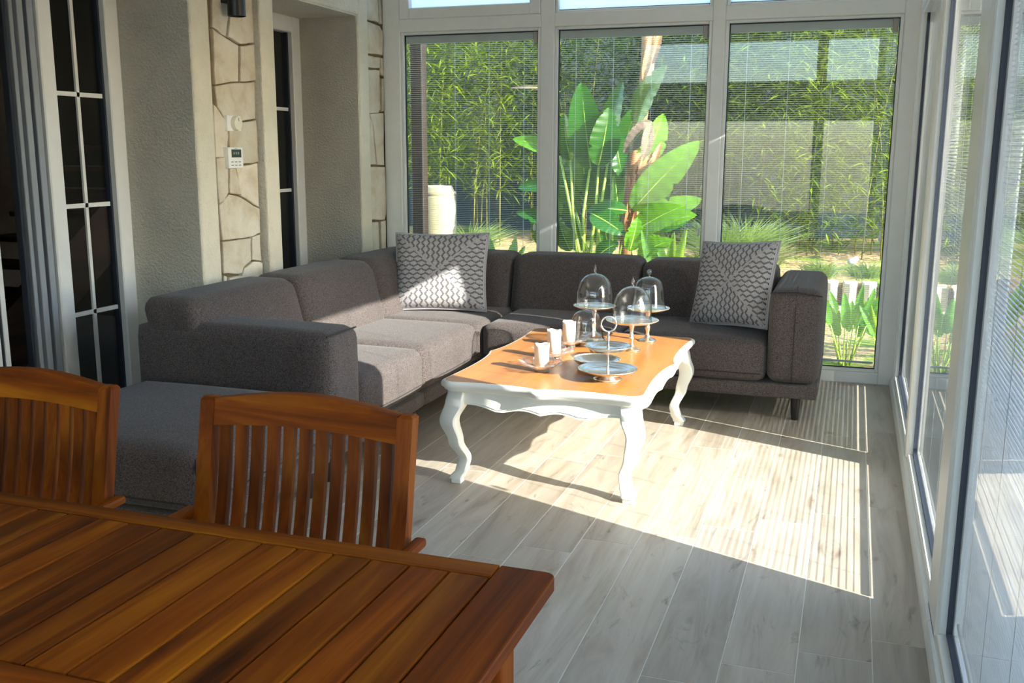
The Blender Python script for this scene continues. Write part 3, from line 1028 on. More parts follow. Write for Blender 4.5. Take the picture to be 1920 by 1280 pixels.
YBL = YB + 0.062
for i, (x0, x1) in enumerate(BW):
    blind(['open slatted blind in the left back window, beside the stone corner', 'open slatted blind in the middle back window before the big leaves', 'open slatted blind in the right back window behind the sofa arm'][i],
          0, x0 + 0.028, x1 - 0.028, YBL, 4.0)
XBL = XR + 0.062
blind('half-tilted blind in the side window nearest the viewer', 1, RW[0][0] + 0.03, RW[0][1] - 0.036, XBL, 22.0)
blind('open blind in the middle side window letting the sun in', 1, RW[1][0] + 0.03, RW[1][1] - 0.036, XBL, -21.0)
blind('closed blind in the farthest side window by the corner', 1, RW[2][0] + 0.03, RW[2][1] - 0.036, XBL, -83.0)


# ================================================================= SOFA
sofa = empty('sectional_sofa', (-2.2, 5.6, 0), 'dark grey fabric corner sofa along the stone wall and back windows', 'sofa')
FB = M['fabric']
SXB, SYB = -3.17, 6.62          # backs
SXF, SYF = -2.13, 5.58          # fronts
ZA, ZS = 0.213, 0.45


def part(name, *a, **k):
    nm = k.pop('m', FB)
    return MB().soft(*a, **k).build(name, nm, sofa, True)


part('base_rail', SXB, SXF, 3.735, 4.755, 0.125, ZA, r=0.02, n=5)
part('base_rail', SXB, SXF, 4.765, 5.575, 0.125, ZA, r=0.02, n=5)
part('base_rail', SXB, SXF + 0.005, 5.58, SYB, 0.125, ZA, r=0.02, n=5)
part('base_rail', SXF + 0.01, -0.118, SYF, SYB, 0.125, ZA, r=0.02, n=5)
part('seat_cushion', -2.85, SXF, 4.035, 4.756, ZA - 0.005, ZS, r=0.055, n=11, puff=(0.006, 0.0, 0.016))
part('seat_cushion', -2.85, SXF, 4.764, 5.572, ZA - 0.005, ZS, r=0.055, n=11, puff=(0.006, 0.0, 0.018))
part('seat_cushion', -2.85, SXF + 0.005, 5.576, 6.32, ZA - 0.005, ZS, r=0.045, n=11, puff=(0.0, 0.0, 0.010))
part('seat_cushion', SXF + 0.010, -1.272, SYF - 0.004, 6.32, ZA - 0.005, ZS, r=0.055, n=11, puff=(0.0, 0.006, 0.016))
part('seat_cushion', -1.266, -0.408, SYF - 0.004, 6.32, ZA - 0.005, ZS, r=0.055, n=11, puff=(0.0, 0.006, 0.016))
# stitched seams low on the seat fronts
for (a, b) in ((4.06, 4.74), (4.78, 5.55)):
    MB().tube([(SXF + 0.004, a, 0.262), (SXF + 0.010, (a + b) / 2, 0.262), (SXF + 0.004, b, 0.262)], 0.0028, 6).build('seam', M['seam'], sofa)
for (a, b) in ((-2.10, -1.29), (-1.25, -0.43)):
    MB().tube([(a, SYF - 0.008, 0.262), ((a + b) / 2, SYF - 0.014, 0.262), (b, SYF - 0.008, 0.262)], 0.0028, 6).build('seam', M['seam'], sofa)


def lean(axis, sign, amount, z0=0.43, z1=0.83):
    def f(v):
        out = []
        for p in v:
            p = list(p)
            tt = max(0.0, (p[2] - z0) / (z1 - z0))
            p[axis] += sign * amount * tt
            out.append(tuple(p))
        return out
    return f


def back(x0, x1, y0, y1, z0, z1, axis, sign, puff):
    m = MB().soft(x0, x1, y0, y1, z0, z1, r=0.07, n=11, puff=puff)
    m.v = lean(axis, sign, 0.10)(m.v)
    return m.build('back_cushion', FB, sofa, True)


BT = 0.815
back(-3.06, -2.74, 3.74, 4.655, 0.40, BT, 0, -1, (0.02, 0, 0.006))
back(-3.06, -2.74, 4.665, 5.575, 0.40, BT, 0, -1, (0.02, 0, 0.006))
back(-3.06, -2.76, 5.582, 6.50, 0.40, BT, 0, -1, (0.015, 0, 0.006))
back(-2.95, -2.165, 6.19, 6.51, 0.40, BT - 0.01, 1, 1, (0, 0.015, 0.006))
back(-2.157, -1.278, 6.19, 6.51, 0.40, BT - 0.01, 1, 1, (0, 0.02, 0.006))
back(-1.270, -0.412, 6.19, 6.51, 0.40, BT - 0.015, 1, 1, (0, 0.02, 0.006))
part('back_panel', SXB, SXB + 0.12, 3.735, SYB, 0.13, 0.70, r=0.04, n=5)
part('back_panel', SXB, -0.118, SYB - 0.12, SYB, 0.13, 0.70, r=0.04, n=5)
# arms
arm_l = part('arm', -3.16, SXF + 0.002, 3.735, 4.032, ZA, 0.705, r=0.06, n=11, puff=(0.006, 0.004, 0.008))
arm_r = part('arm', -0.404, -0.118, SYF, SYB - 0.01, ZA, 0.745, r=0.06, n=11, puff=(0.004, 0.004, 0.008))
MB().tube([(-0.402, SYF + 0.02, 0.722), (-0.26, SYF - 0.004, 0.735), (-0.125, SYF + 0.02, 0.715)], 0.004, 6).build('seam', M['seam'], arm_r)
MB().tube([(-0.26, SYF + 0.09, 0.756), (-0.26, SYF + 0.008, 0.738), (-0.261, SYF - 0.008, 0.60), (-0.262, SYF - 0.006, 0.225)], 0.0025, 6).build('seam', M['seam'], arm_r)
MB().tube([(SXF - 0.02, 3.75, 0.690), (SXF + 0.004, 3.88, 0.698), (SXF - 0.02, 4.02, 0.690)], 0.004, 6).build('seam', M['seam'], arm_l)
for (x, y) in ((-0.235, 5.635), (-0.21, 6.50), (-2.0, 5.70), (-2.19, 4.72), (-2.20, 3.82), (-3.08, 3.84), (-3.08, 6.5)):
    MB().tube([(x, y, 0.0), (x, y, 0.005), (x, y, 0.126)], [0.019, 0.020, 0.029], 14).build('leg', M['black_wood'], sofa, True, angle=40)

ott = empty('ottoman', (-2.6, 3.2, 0), 'square grey fabric ottoman behind the wooden dining chairs', 'ottoman')
om = MB().soft(-3.10, -2.105, 2.75, 3.70, 0.215, 0.445, r=0.06, n=11, puff=(0.006, 0.006, 0.018)).build('seat_cushion', FB, ott, True)
MB().soft(-3.09, -2.110, 2.76, 3.69, 0.13, 0.218, r=0.02, n=5).build('base_rail', FB, ott, True)
MB().tube([(-3.05, 2.744, 0.265), (-2.6, 2.740, 0.265), (-2.14, 2.744, 0.265)], 0.0028, 6).build('seam', M['seam'], ott)
MB().tube([(-2.100, 2.79, 0.265), (-2.097, 3.2, 0.265), (-2.100, 3.66, 0.265)], 0.0028, 6).build('seam', M['seam'], ott)
MB().tube([(-2.125, 2.77, 0.43), (-2.113, 2.757, 0.34), (-2.113, 2.757, 0.215)], 0.004, 6).build('seam', M['seam'], ott)
for (x, y) in ((-2.17, 2.83), (-2.17, 3.60), (-3.02, 2.83), (-3.02, 3.60)):
    MB().tube([(x, y, 0.0), (x, y, 0.005), (x, y, 0.131)], [0.019, 0.020, 0.029], 14).build('leg', M['black_wood'], ott, True, angle=40)


# ================================================================= THROW PILLOWS
def pillow(label, w, h, th, mat4):
    root = empty('throw_pillow', mat4.translation, label, 'pillow', 'crocheted throw pillows on the sofa')
    n = 26
    for side, nm in ((1, 'cover_front'), (-1, 'cover_back')):
        vs = []; uv = []; fs = []
        for j in range(n + 1):
            for i in range(n + 1):
                u = i / n * 2 - 1; v = j / n * 2 - 1
                x = w / 2 * u * (1 - 0.055 * (1 - v * v))
                y = h / 2 * v * (1 - 0.055 * (1 - u * u))
                d = th / 2 * (max(0, (1 - u ** 4)) * max(0, (1 - v ** 4))) ** 0.55
                d += 0.006 * math.sin(5 * u + 2 * v) * (1 - u * u) * (1 - v * v)
                vs.append(mat4 @ Vector((x, -side * d, y + h / 2)))
                uv.append((i / n, j / n))
        for j in range(n):
            for i in range(n):
                a = j * (n + 1) + i
                fs.append((a, a + 1, a + n + 2, a + n + 1))
        m = MB().add(vs, fs); m.uv = uv
        m.build(nm, M['crochet'], root, True)
    # welt around the edge
    pts = []
    for (a, b) in (((-1, -1), (1, -1)), ((1, -1), (1, 1)), ((1, 1), (-1, 1)), ((-1, 1), (-1, -1))):
        for k in range(12):
            f = k / 12
            u = a[0] + (b[0] - a[0]) * f; v = a[1] + (b[1] - a[1]) * f
            pts.append(mat4 @ Vector((w / 2 * u * (1 - 0.055 * (1 - v * v)), 0, h / 2 * v * (1 - 0.055 * (1 - u * u)) + h / 2)))
    pts.append(pts[0])
    MB().tube(pts, 0.006, 8).build('edge_welt', M['pillow_edge'], root, True)
    return root


M['pillow_edge'] = mat_plain('pillow_edge_yarn', (176, 171, 172), 0.95)
P1 = Matrix.Translation((-2.525, 5.87, 0.462)) @ Matrix.Rotation(math.radians(9), 4, 'Z') @ Matrix.Rotation(math.radians(-17), 4, 'X') @ Matrix.Rotation(math.radians(-1), 4, 'Y')
pillow('sunlit pale grey crocheted pillow in the sofa corner', 0.635, 0.52, 0.17, P1)
P2 = Matrix.Translation((-0.665, 5.90, 0.465)) @ Matrix.Rotation(math.radians(-24), 4, 'Z') @ Matrix.Rotation(math.radians(-20), 4, 'X') @ Matrix.Rotation(math.radians(-4), 4, 'Y')
pillow('shaded grey crocheted pillow leaning on the right sofa arm', 0.52, 0.53, 0.15, P2)


# ================================================================= COFFEE TABLE
TZ = 0.487
TX0, TX1, TY0, TY1 = -1.705, -0.768, 3.935, 5.375
tcx, tcy = (TX0 + TX1) / 2, (TY0 + TY1) / 2
ct = empty('coffee_table', (tcx, tcy, 0), 'white coffee table with honey wood top and curved legs', 'table')


def table_outline(inset):
    a, b = (TX1 - TX0) / 2 - inset, (TY1 - TY0) / 2 - inset
    r = 0.055
    pts = []
    def bulge(tt):
        s = abs(tt)
        return 0.020 * math.exp(-s / 0.10) - 0.016 * math.sin(math.pi * min(1, s)) ** 1.0
    N = 28
    corners = [(1, 1), (-1, 1), (-1, -1), (1, -1)]
    # right side going up, corner, top side ...
    def side(p, q, nrm):
        for k in range(N + 1):
            f = k / N
            tt = f * 2 - 1
            o = bulge(tt)
            pts.append((p[0] + (q[0] - p[0]) * f + nrm[0] * o, p[1] + (q[1] - p[1]) * f + nrm[1] * o))
    def corner(cx, cy, a0):
        for k in range(1, 8):
            th = a0 + k / 8 * math.pi / 2
            pts.append((cx + r * math.cos(th), cy + r * math.sin(th)))
    side((a, -b + r), (a, b - r), (1, 0)); corner(a - r, b - r, 0)
    side((a - r, b), (-a + r, b), (0, 1)); corner(-a + r, b - r, math.pi / 2)
    side((-a, b - r), (-a, -b + r), (-1, 0)); corner(-a + r, -b + r, math.pi)
    side((-a + r, -b), (a - r, -b), (0, -1)); corner(a - r, -b + r, 1.5 * math.pi)
    return [(tcx + p[0], tcy + p[1]) for p in pts]


rings = []
for (ins, z) in ((0.030, TZ - 0.052), (0.022, TZ - 0.050), (0.012, TZ - 0.040), (0.010, TZ - 0.034), (0.002, TZ - 0.026), (0.0, TZ - 0.016), (0.003, TZ - 0.006), (0.010, TZ - 0.001), (0.018, TZ - 0.001)):
    rings.append([(p[0], p[1], z) for p in table_outline(ins)])
mb = MB().loft(rings)
mb.build('edge_moulding', M['white_paint'], ct, True, angle=50)
MB().prism(table_outline(0.017), 2, TZ - 0.003, TZ).build('tabletop', M['honey'], ct)

# aprons with scalloped lower edge
def apron_poly(half, z_top=TZ - 0.05):
    lo = []
    N = 60
    for k in range(N + 1):
        tt = k / N * 2 - 1
        s = abs(tt)
        if s < 0.46:
            z = 0.350 + 0.020 * math.cos(s / 0.46 * math.pi / 2 * 2.0 - math.pi / 2 * 0) * 0.5 + 0.012 * s
            z = 0.352 + 0.016 * abs(math.sin(s / 0.46 * math.pi))
        elif s < 0.56:
            z = 0.352 + 0.0 * s
        else:
            z = 0.352 + 0.024 * math.sin((s - 0.56) / 0.44 * math.pi / 1.5)
        lo.append((tt * half, z))
    return lo + [(half, z_top), (-half, z_top)]


LX0, LX1, LY0, LY1 = TX0 + 0.075, TX1 - 0.075, TY0 + 0.075, TY1 - 0.075
for (y, s) in ((LY0, -1), (LY1, 1)):
    poly = apron_poly((LX1 - LX0) / 2 - 0.02)
    m = MB().prism([(z, x + tcx) for (x, z) in poly][::-1], 1, y - 0.011 + s * 0.01, y + 0.011 + s * 0.01, 0.002)
    m.build('apron', M['white_paint'], ct)
    lp = [(x + tcx, y + s * 0.022, z + 0.012) for (x, z) in poly[:61]]
    MB().tube(lp, 0.0022, 5).build('apron_groove', M['white_paint'], ct)
for (x, s) in ((LX0, -1), (LX1, 1)):
    poly = apron_poly((LY1 - LY0) / 2 - 0.02)
    m = MB().prism([(yy + tcy, z) for (yy, z) in poly], 0, x - 0.011 + s * 0.01, x + 0.011 + s * 0.01, 0.002)
    m.build('apron', M['white_paint'], ct)
    lp = [(x + s * 0.022, yy + tcy, z + 0.012) for (yy, z) in poly[:61]]
    MB().tube(lp, 0.0022, 5).build('apron_groove', M['white_paint'], ct)


def interp(tab, z):
    for (a, b) in zip(tab, tab[1:]):
        if a[0] >= z >= b[0]:
            f = (a[0] - z) / (a[0] - b[0]); f = f * f * (3 - 2 * f)
            return a[1] + (b[1] - a[1]) * f
    return tab[-1][1]


OFF = [(0.44, 0.0), (0.385, 0.008), (0.30, 0.034), (0.20, 0.012), (0.11, -0.020), (0.06, -0.010), (0.028, 0.008), (0.0, 0.008)]
WID = [(0.44, 0.040), (0.37, 0.043), (0.30, 0.037), (0.20, 0.029), (0.11, 0.024), (0.06, 0.026), (0.028, 0.031), (0.0, 0.031)]
for (lx, sx) in ((LX0, -1), (LX1, 1)):
    for (ly, sy) in ((LY0, -1), (LY1, 1)):
        rings = []
        for k in range(27):
            z = 0.44 - k * (0.44 - 0.024) / 26
            o = interp(OFF, z); w = interp(WID, z)
            cx, cy = lx + sx * o, ly + sy * o
            c = 0.18 * w
            rings.append([(cx + dx * w, cy + dy * w, z) for dx, dy in ((1, 1 - .2), (1 - .2, 1), (-.8, 1), (-1, .8), (-1, -.8), (-.8, -1), (.8, -1), (1, -.8))])
        leg = MB().loft(rings).build('leg', M['white_paint'], ct, True, angle=45)
        cx, cy = lx + sx * 0.006, ly + sy * 0.006
        MB().box(cx - 0.024, cx + 0.024, cy - 0.024, cy + 0.024, 0.0, 0.026, 0.003, 1).build('foot_block', M['white_paint'], leg)


# ================================================================= THINGS ON THE COFFEE TABLE
def plate_profile(r, z, lip=0.012):
    return [(0.0005, z), (r * 0.72, z), (r * 0.80, z + 0.002), (r * 0.97, z + lip * 0.75), (r, z + lip), (r + 0.003, z + lip - 0.002), (r, z + lip - 0.005),
            (r * 0.80, z - 0.004), (r * 0.5, z - 0.006), (0.0005, z - 0.007)]


def tray_profile(r, z):
    return [(0.0005, z), (r * 0.66, z), (r * 0.68, z + 0.0025), (r * 0.72, z + 0.0005), (r * 0.80, z + 0.003), (r * 0.88, z + 0.010), (r * 0.92, z + 0.0085), (r * 0.985, z + 0.014), (r, z + 0.015), (r + 0.003, z + 0.013), (r, z + 0.010),
            (r * 0.80, z - 0.004), (r * 0.5, z - 0.006), (0.0005, z - 0.007)]


def cake_stand(label, x, y, h, r, foot=0.045):
    root = empty('cake_stand', (x, y, TZ), label, 'cake stand', 'silver cake stands on the coffee table')
    c = (x, y, TZ)
    MB().lathe(plate_profile(r, h), c, 48).build('plate', M['silver'], root, True)
    # beaded rim
    rim = MB()
    for k in range(56):
        th = 2 * math.pi * k / 56
        cx, cy, cz = x + (r + 0.001) * math.cos(th), y + (r + 0.001) * math.sin(th), TZ + h + 0.010
        q = 0.0035
        rim.add([(cx + q, cy, cz), (cx, cy + q, cz), (cx - q, cy, cz), (cx, cy - q, cz), (cx, cy, cz + q), (cx, cy, cz - q)],
                [(0, 1, 4), (1, 2, 4), (2, 3, 4), (3, 0, 4), (1, 0, 5), (2, 1, 5), (3, 2, 5), (0, 3, 5)])
    rim.build('beaded_rim', M['silver'], root)
    if h > 0.03:
        hs = h - 0.006
        MB().lathe([(foot * .28, 0.022), (foot * .20, hs * .30), (foot * .30, hs * .42), (foot * .34, hs * .46), (foot * .24, hs * .52), (foot * .20, hs * .70), (foot * .30, hs * .86), (foot * .45, hs)], c, 20).build('stem', M['silver'], root, True)
        MB().lathe([(0.0005, 0.0), (foot, 0.0), (foot * 1.02, 0.004), (foot * .9, 0.009), (foot * .62, 0.013), (foot * .34, 0.022), (foot * .25, 0.034)], c, 28, lambda th, rr, z, i: (rr * (1 + 0.03 * math.cos(8 * th)), z)).build('foot', M['silver'], root, True)
    else:
        MB().lathe([(0.0005, 0.0), (r * .6, 0.0), (r * .6, h - 0.006), (0.0005, h - 0.006)], c, 32).build('foot', M['silver'], root, True, angle=40)
    return root


def cloche(label, x, y, z, r, h, bell, knob):
    root = empty('glass_cloche', (x, y, z), label, 'cloche', 'clear glass cloches on the cake stands')
    c = (x, y, z)
    if not bell:
        prof = [(r, 0.0), (r * 1.0, 0.004)] + [(r * math.cos(a) ** 0.85 if a < 1.5 else 0.0008, 0.30 * h + 0.70 * h * math.sin(a)) for a in [k / 16 * math.pi / 2 for k in range(17)]]
        prof.insert(2, (r * 1.0, 0.16 * h))
    else:
        prof = [(r * 1.10, 0.0), (r * 1.03, 0.03 * h), (r * 0.93, 0.14 * h), (r * 0.86, 0.34 * h), (r * 0.82, 0.56 * h), (r * 0.80, 0.68 * h), (r * 0.74, 0.80 * h), (r * 0.62, 0.89 * h), (r * 0.42, 0.955 * h), (r * 0.2, 0.99 * h), (0.0008, h)]
    MB().lathe(prof, c, 48).build('dome', M['glass_item'], root, True)
    MB().lathe([(prof[0][0] - 0.001, 0.0), (prof[0][0] + 0.002, 0.001), (prof[0][0] + 0.001, 0.005), (prof[0][0] - 0.002, 0.004)], c, 48).build('rim', M['glass_item'], root, True)
    if knob == 'ball':
        kp = [(0.008, -0.002), (0.006, 0.006), (0.007, 0.010), (0.012, 0.016), (0.0145, 0.024), (0.012, 0.033), (0.006, 0.038), (0.0005, 0.039)]
    else:
        kp = [(0.010, -0.002), (0.006, 0.006), (0.0065, 0.012), (0.009, 0.018), (0.0085, 0.026), (0.005, 0.036), (0.002, 0.046), (0.0005, 0.050)]
    MB().lathe(kp, (x, y, z + h), 20).build('knob', M['glass_item'], root, True)
    return root


cake_stand('tall silver cake stand at the back left of the coffee table', -1.315, 5.235, 0.160, 0.114)
cloche('large rounded glass cloche with pointed finial, left back on a stand', -1.315, 5.235, TZ + 0.163, 0.102, 0.185, False, 'point')
cake_stand('low silver plate standing directly on the table under a bell cloche', -1.296, 4.985, 0.018, 0.108)
cloche('bell-shaped glass cloche with ball knob, lowest of the four', -1.296, 4.985, TZ + 0.021, 0.098, 0.165, True, 'ball')
cake_stand('front right silver cake stand with wide plate and flared foot', -1.033, 4.905, 0.150, 0.132, 0.046)
cloche('rounded glass cloche with pointed finial on the front right stand', -1.033, 4.905, TZ + 0.153, 0.100, 0.180, False, 'point')
cake_stand('back right silver cake stand nearest the sofa seat', -1.005, 5.185, 0.172, 0.110, 0.048)
cloche('bell-shaped glass cloche with ball knob on the back right stand', -1.005, 5.185, TZ + 0.175, 0.094, 0.175, True, 'ball')

# two-tier tray
tx, ty = -0.995, 4.225
tt = empty('tiered_tray', (tx, ty, TZ), 'two-tier silver serving tray with ring handle on the coffee table', 'tray')
MB().lathe(tray_profile(0.132, 0.038), (tx, ty, TZ), 48).build('plate', M['silver'], tt, True)
MB().lathe(tray_profile(0.101, 0.142), (tx, ty, TZ), 48).build('plate', M['silver'], tt, True)
MB().lathe([(0.0005, 0.0), (0.064, 0.0), (0.066, 0.003), (0.060, 0.008), (0.044, 0.014), (0.036, 0.026), (0.030, 0.034)], (tx, ty, TZ), 36).build('foot', M['silver'], tt, True)
MB().lathe([(0.010, 0.036), (0.006, 0.046), (0.0045, 0.07), (0.0045, 0.125), (0.008, 0.138), (0.006, 0.150), (0.0045, 0.17), (0.0065, 0.195), (0.0045, 0.205), (0.007, 0.212), (0.003, 0.220)], (tx, ty, TZ), 14).build('rod', M['silver'], tt, True)
ring = [(tx + 0.034 * math.cos(a) * 0.95, ty + 0.034 * math.cos(a) * 0.3, TZ + 0.252 + 0.034 * math.sin(a)) for a in [k / 28 * 2 * math.pi for k in range(29)]]
MB().tube(ring, 0.0042, 8).build('ring_handle', M['silver'], tt, True)


def bowl(label, x, y, r, h):
    o = MB().lathe([(0.0005, 0.0), (r * .45, 0.0), (r * .55, 0.004), (r * .86, h * .55), (r * .98, h * .92), (r, h), (r * 1.02, h + 0.001), (r * .97, h - 0.003), (r * .82, h * .55), (r * .5, 0.008), (0.0005, 0.007)], (x, y, TZ), 44)
    root = empty('silver_bowl', (x, y, TZ), label, 'bowl', 'small silver bowls on the coffee table')
    o.build('bowl_body', M['silver'], root, True)
    MB().tube([(x + r * 1.0 * math.cos(a), y + r * 1.0 * math.sin(a), TZ + h) for a in [k / 44 * 2 * math.pi for k in range(45)]], 0.0028, 6).build('rolled_rim', M['silver'], root, True)


bowl('shallow silver bowl half hidden behind the tiered tray', -1.105, 4.455, 0.112, 0.042)
bowl('small deep silver bowl under the upper tray tier', -1.115, 4.665, 0.082, 0.052)


# candles in cut-glass petal dishes
def candle_dish(label, x, y):
    root = empty('candle_dish', (x, y, TZ), label, 'candle dish', 'petal-edged glass candle dishes')
    def fn(th, r, z, i):
        if i >= 3:
            k = (i - 2) / 4
            return r * (1 + 0.16 * k * math.cos(9 * th)), z + 0.018 * k * abs(math.cos(4.5 * th))
        return r, z
    MB().lathe([(0.0005, 0.012), (0.030, 0.012), (0.044, 0.014), (0.058, 0.020), (0.074, 0.028), (0.090, 0.036), (0.098, 0.040)], (x, y, TZ), 72, fn).build('petal_bowl', M['cut_glass'], root, True)
    pet = MB()
    for k in range(9):
        th = 2 * math.pi * k / 9
        pts = []
        for j in range(15):
            s = j / 14 * 2 * math.pi
            rr = 0.078 + 0.022 * math.cos(s); ta = th + 0.30 * math.sin(s)
            pts.append((x + rr * math.cos(ta), y + rr * math.sin(ta), TZ + 0.026 + 0.020 * (rr - 0.05) / 0.05))
        pet.tube(pts, 0.0030, 6, cap=False)
    pet.build('petal_ribs', M['cut_glass'], root, True)
    MB().lathe([(0.0005, 0.0), (0.034, 0.0), (0.036, 0.004), (0.034, 0.012), (0.0005, 0.0125)], (x, y, TZ), 36, lambda th, r, z, i: (r * (1 + 0.03 * math.cos(14 * th)), z)).build('base', M['cut_glass'], root, True)


def candle(label, x, y, h, r, ph):
    root = empty('candle', (x, y, TZ + 0.013), label, 'candle', 'white pillar candles')
    def fn(th, rr, z, i):
        if i in (2, 3, 4):
            z = z + 0.0032 * math.sin(2 * th + ph) + 0.002 * math.sin(5 * th + 2 * ph)
            rr = rr * (1 + 0.02 * math.sin(4 * th + ph))
        return rr, z
    MB().lathe([(0.0005, 0.0), (r, 0.0), (r * 1.02, h - 0.010), (r * 1.04, h), (r * 0.90, h), (r * 0.80, h - 0.014), (r * 0.4, h - 0.022), (0.0005, h - 0.024)], (x, y, TZ + 0.0135), 40, fn).build('wax_body', M['wax'], root, True)
    MB().tube([(x, y, TZ + 0.0135 + h - 0.026), (x + 0.001, y, TZ + 0.0135 + h - 0.016), (x + 0.004, y, TZ + 0.0135 + h - 0.008)], 0.0013, 6).build('wick', M['wick'], root)


for (x, y, h, ln, ph) in ((-1.322, 4.275, 0.118, 'nearest', 0.4), (-1.352, 4.575, 0.130, 'middle', 1.7), (-1.362, 4.885, 0.122, 'farthest', 3.1)):
    candle_dish('petal-edged glass dish under the %s white candle' % ln, x, y)
    candle('white pillar candle, %s of the three on the coffee table' % ln, x, y, h, 0.034, ph)


# ================================================================= DINING TABLE
DZ = 0.75
dt = empty('dining_table', (-1.5, 1.05, 0), 'slatted brown teak dining table in the foreground', 'table')
DX0, DX1, DY0, DY1 = -2.75, -0.462, 0.46, 1.602
ER = 0.108
TT = 0.026


def board(name, x0, x1, y0, y1, m, z1=DZ, th=TT, bev=0.003):
    return MB().box(x0, x1, y0, y1, z1 - th, z1, bev, 2).build(name, M[m], dt)


# end board with rounded corner
r = 0.022
poly = [(DX1 - ER, DY0), (DX1 - r, DY0)] + [(DX1 - r + r * math.cos(a), DY0 + r + r * math.sin(a)) for a in [-math.pi / 2 + k / 6 * math.pi / 2 for k in range(1, 7)]] \
    + [(DX1 - r + r * math.cos(a), DY1 - r + r * math.sin(a)) for a in [k / 6 * math.pi / 2 for k in range(7)]] + [(DX1 - ER, DY1)]
MB().prism(poly, 2, DZ - TT, DZ, 0.004, 2).build('end_board', M['teak_y'], dt)
board('side_rail', DX0, DX1 - ER - 0.0015, DY1 - 0.052, DY1, 'teak_x')
board('side_rail', DX0, DX1 - ER - 0.0015, DY0, DY0 + 0.052, 'teak_x')
board('middle_rail', DX0, DX1 - ER - 0.0015, 0.945, 1.028, 'teak_x')
x = DX1 - ER - 0.004
SW = 0.0735
cnt = 0
while x - SW > DX0:
    if cnt == 13:
        x0 = x - 0.115
        board('cross_board', x0, x, 1.031, DY1 - 0.0545, 'teak_y')
        board('cross_board', x0, x, DY0 + 0.0545, 0.942, 'teak_y')
        x = x0 - 0.004
    else:
        x0 = x - SW
        board('slat', x0, x, 1.032, DY1 - 0.056, 'teak_y', DZ - 0.001, 0.02)
        board('slat', x0, x, DY0 + 0.056, 0.941, 'teak_y', DZ - 0.001, 0.02)
        x = x0 - 0.005
    cnt += 1
for (y0, y1) in ((DY1 - 0.14, DY1 - 0.115), (DY0 + 0.115, DY0 + 0.14)):
    MB().box(DX0 + 0.12, DX1 - 0.10, y0, y1, DZ - 0.10, DZ - TT, 0.003, 1).build('apron', M['teak_x'], dt)
for x0 in (DX0 + 0.10, DX1 - 0.125):
    MB().box(x0, x0 + 0.025, DY0 + 0.14, DY1 - 0.14, DZ - 0.10, DZ - TT, 0.003, 1).build('apron', M['teak_y'], dt)
for lx in (DX0 + 0.10, DX1 - 0.105):
    for ly in (DY0 + 0.135, DY1 - 0.205):
        MB().box(lx, lx + 0.07, ly, ly + 0.07, 0.0, DZ - TT, 0.006, 2).build('leg', M['teak_z'], dt)


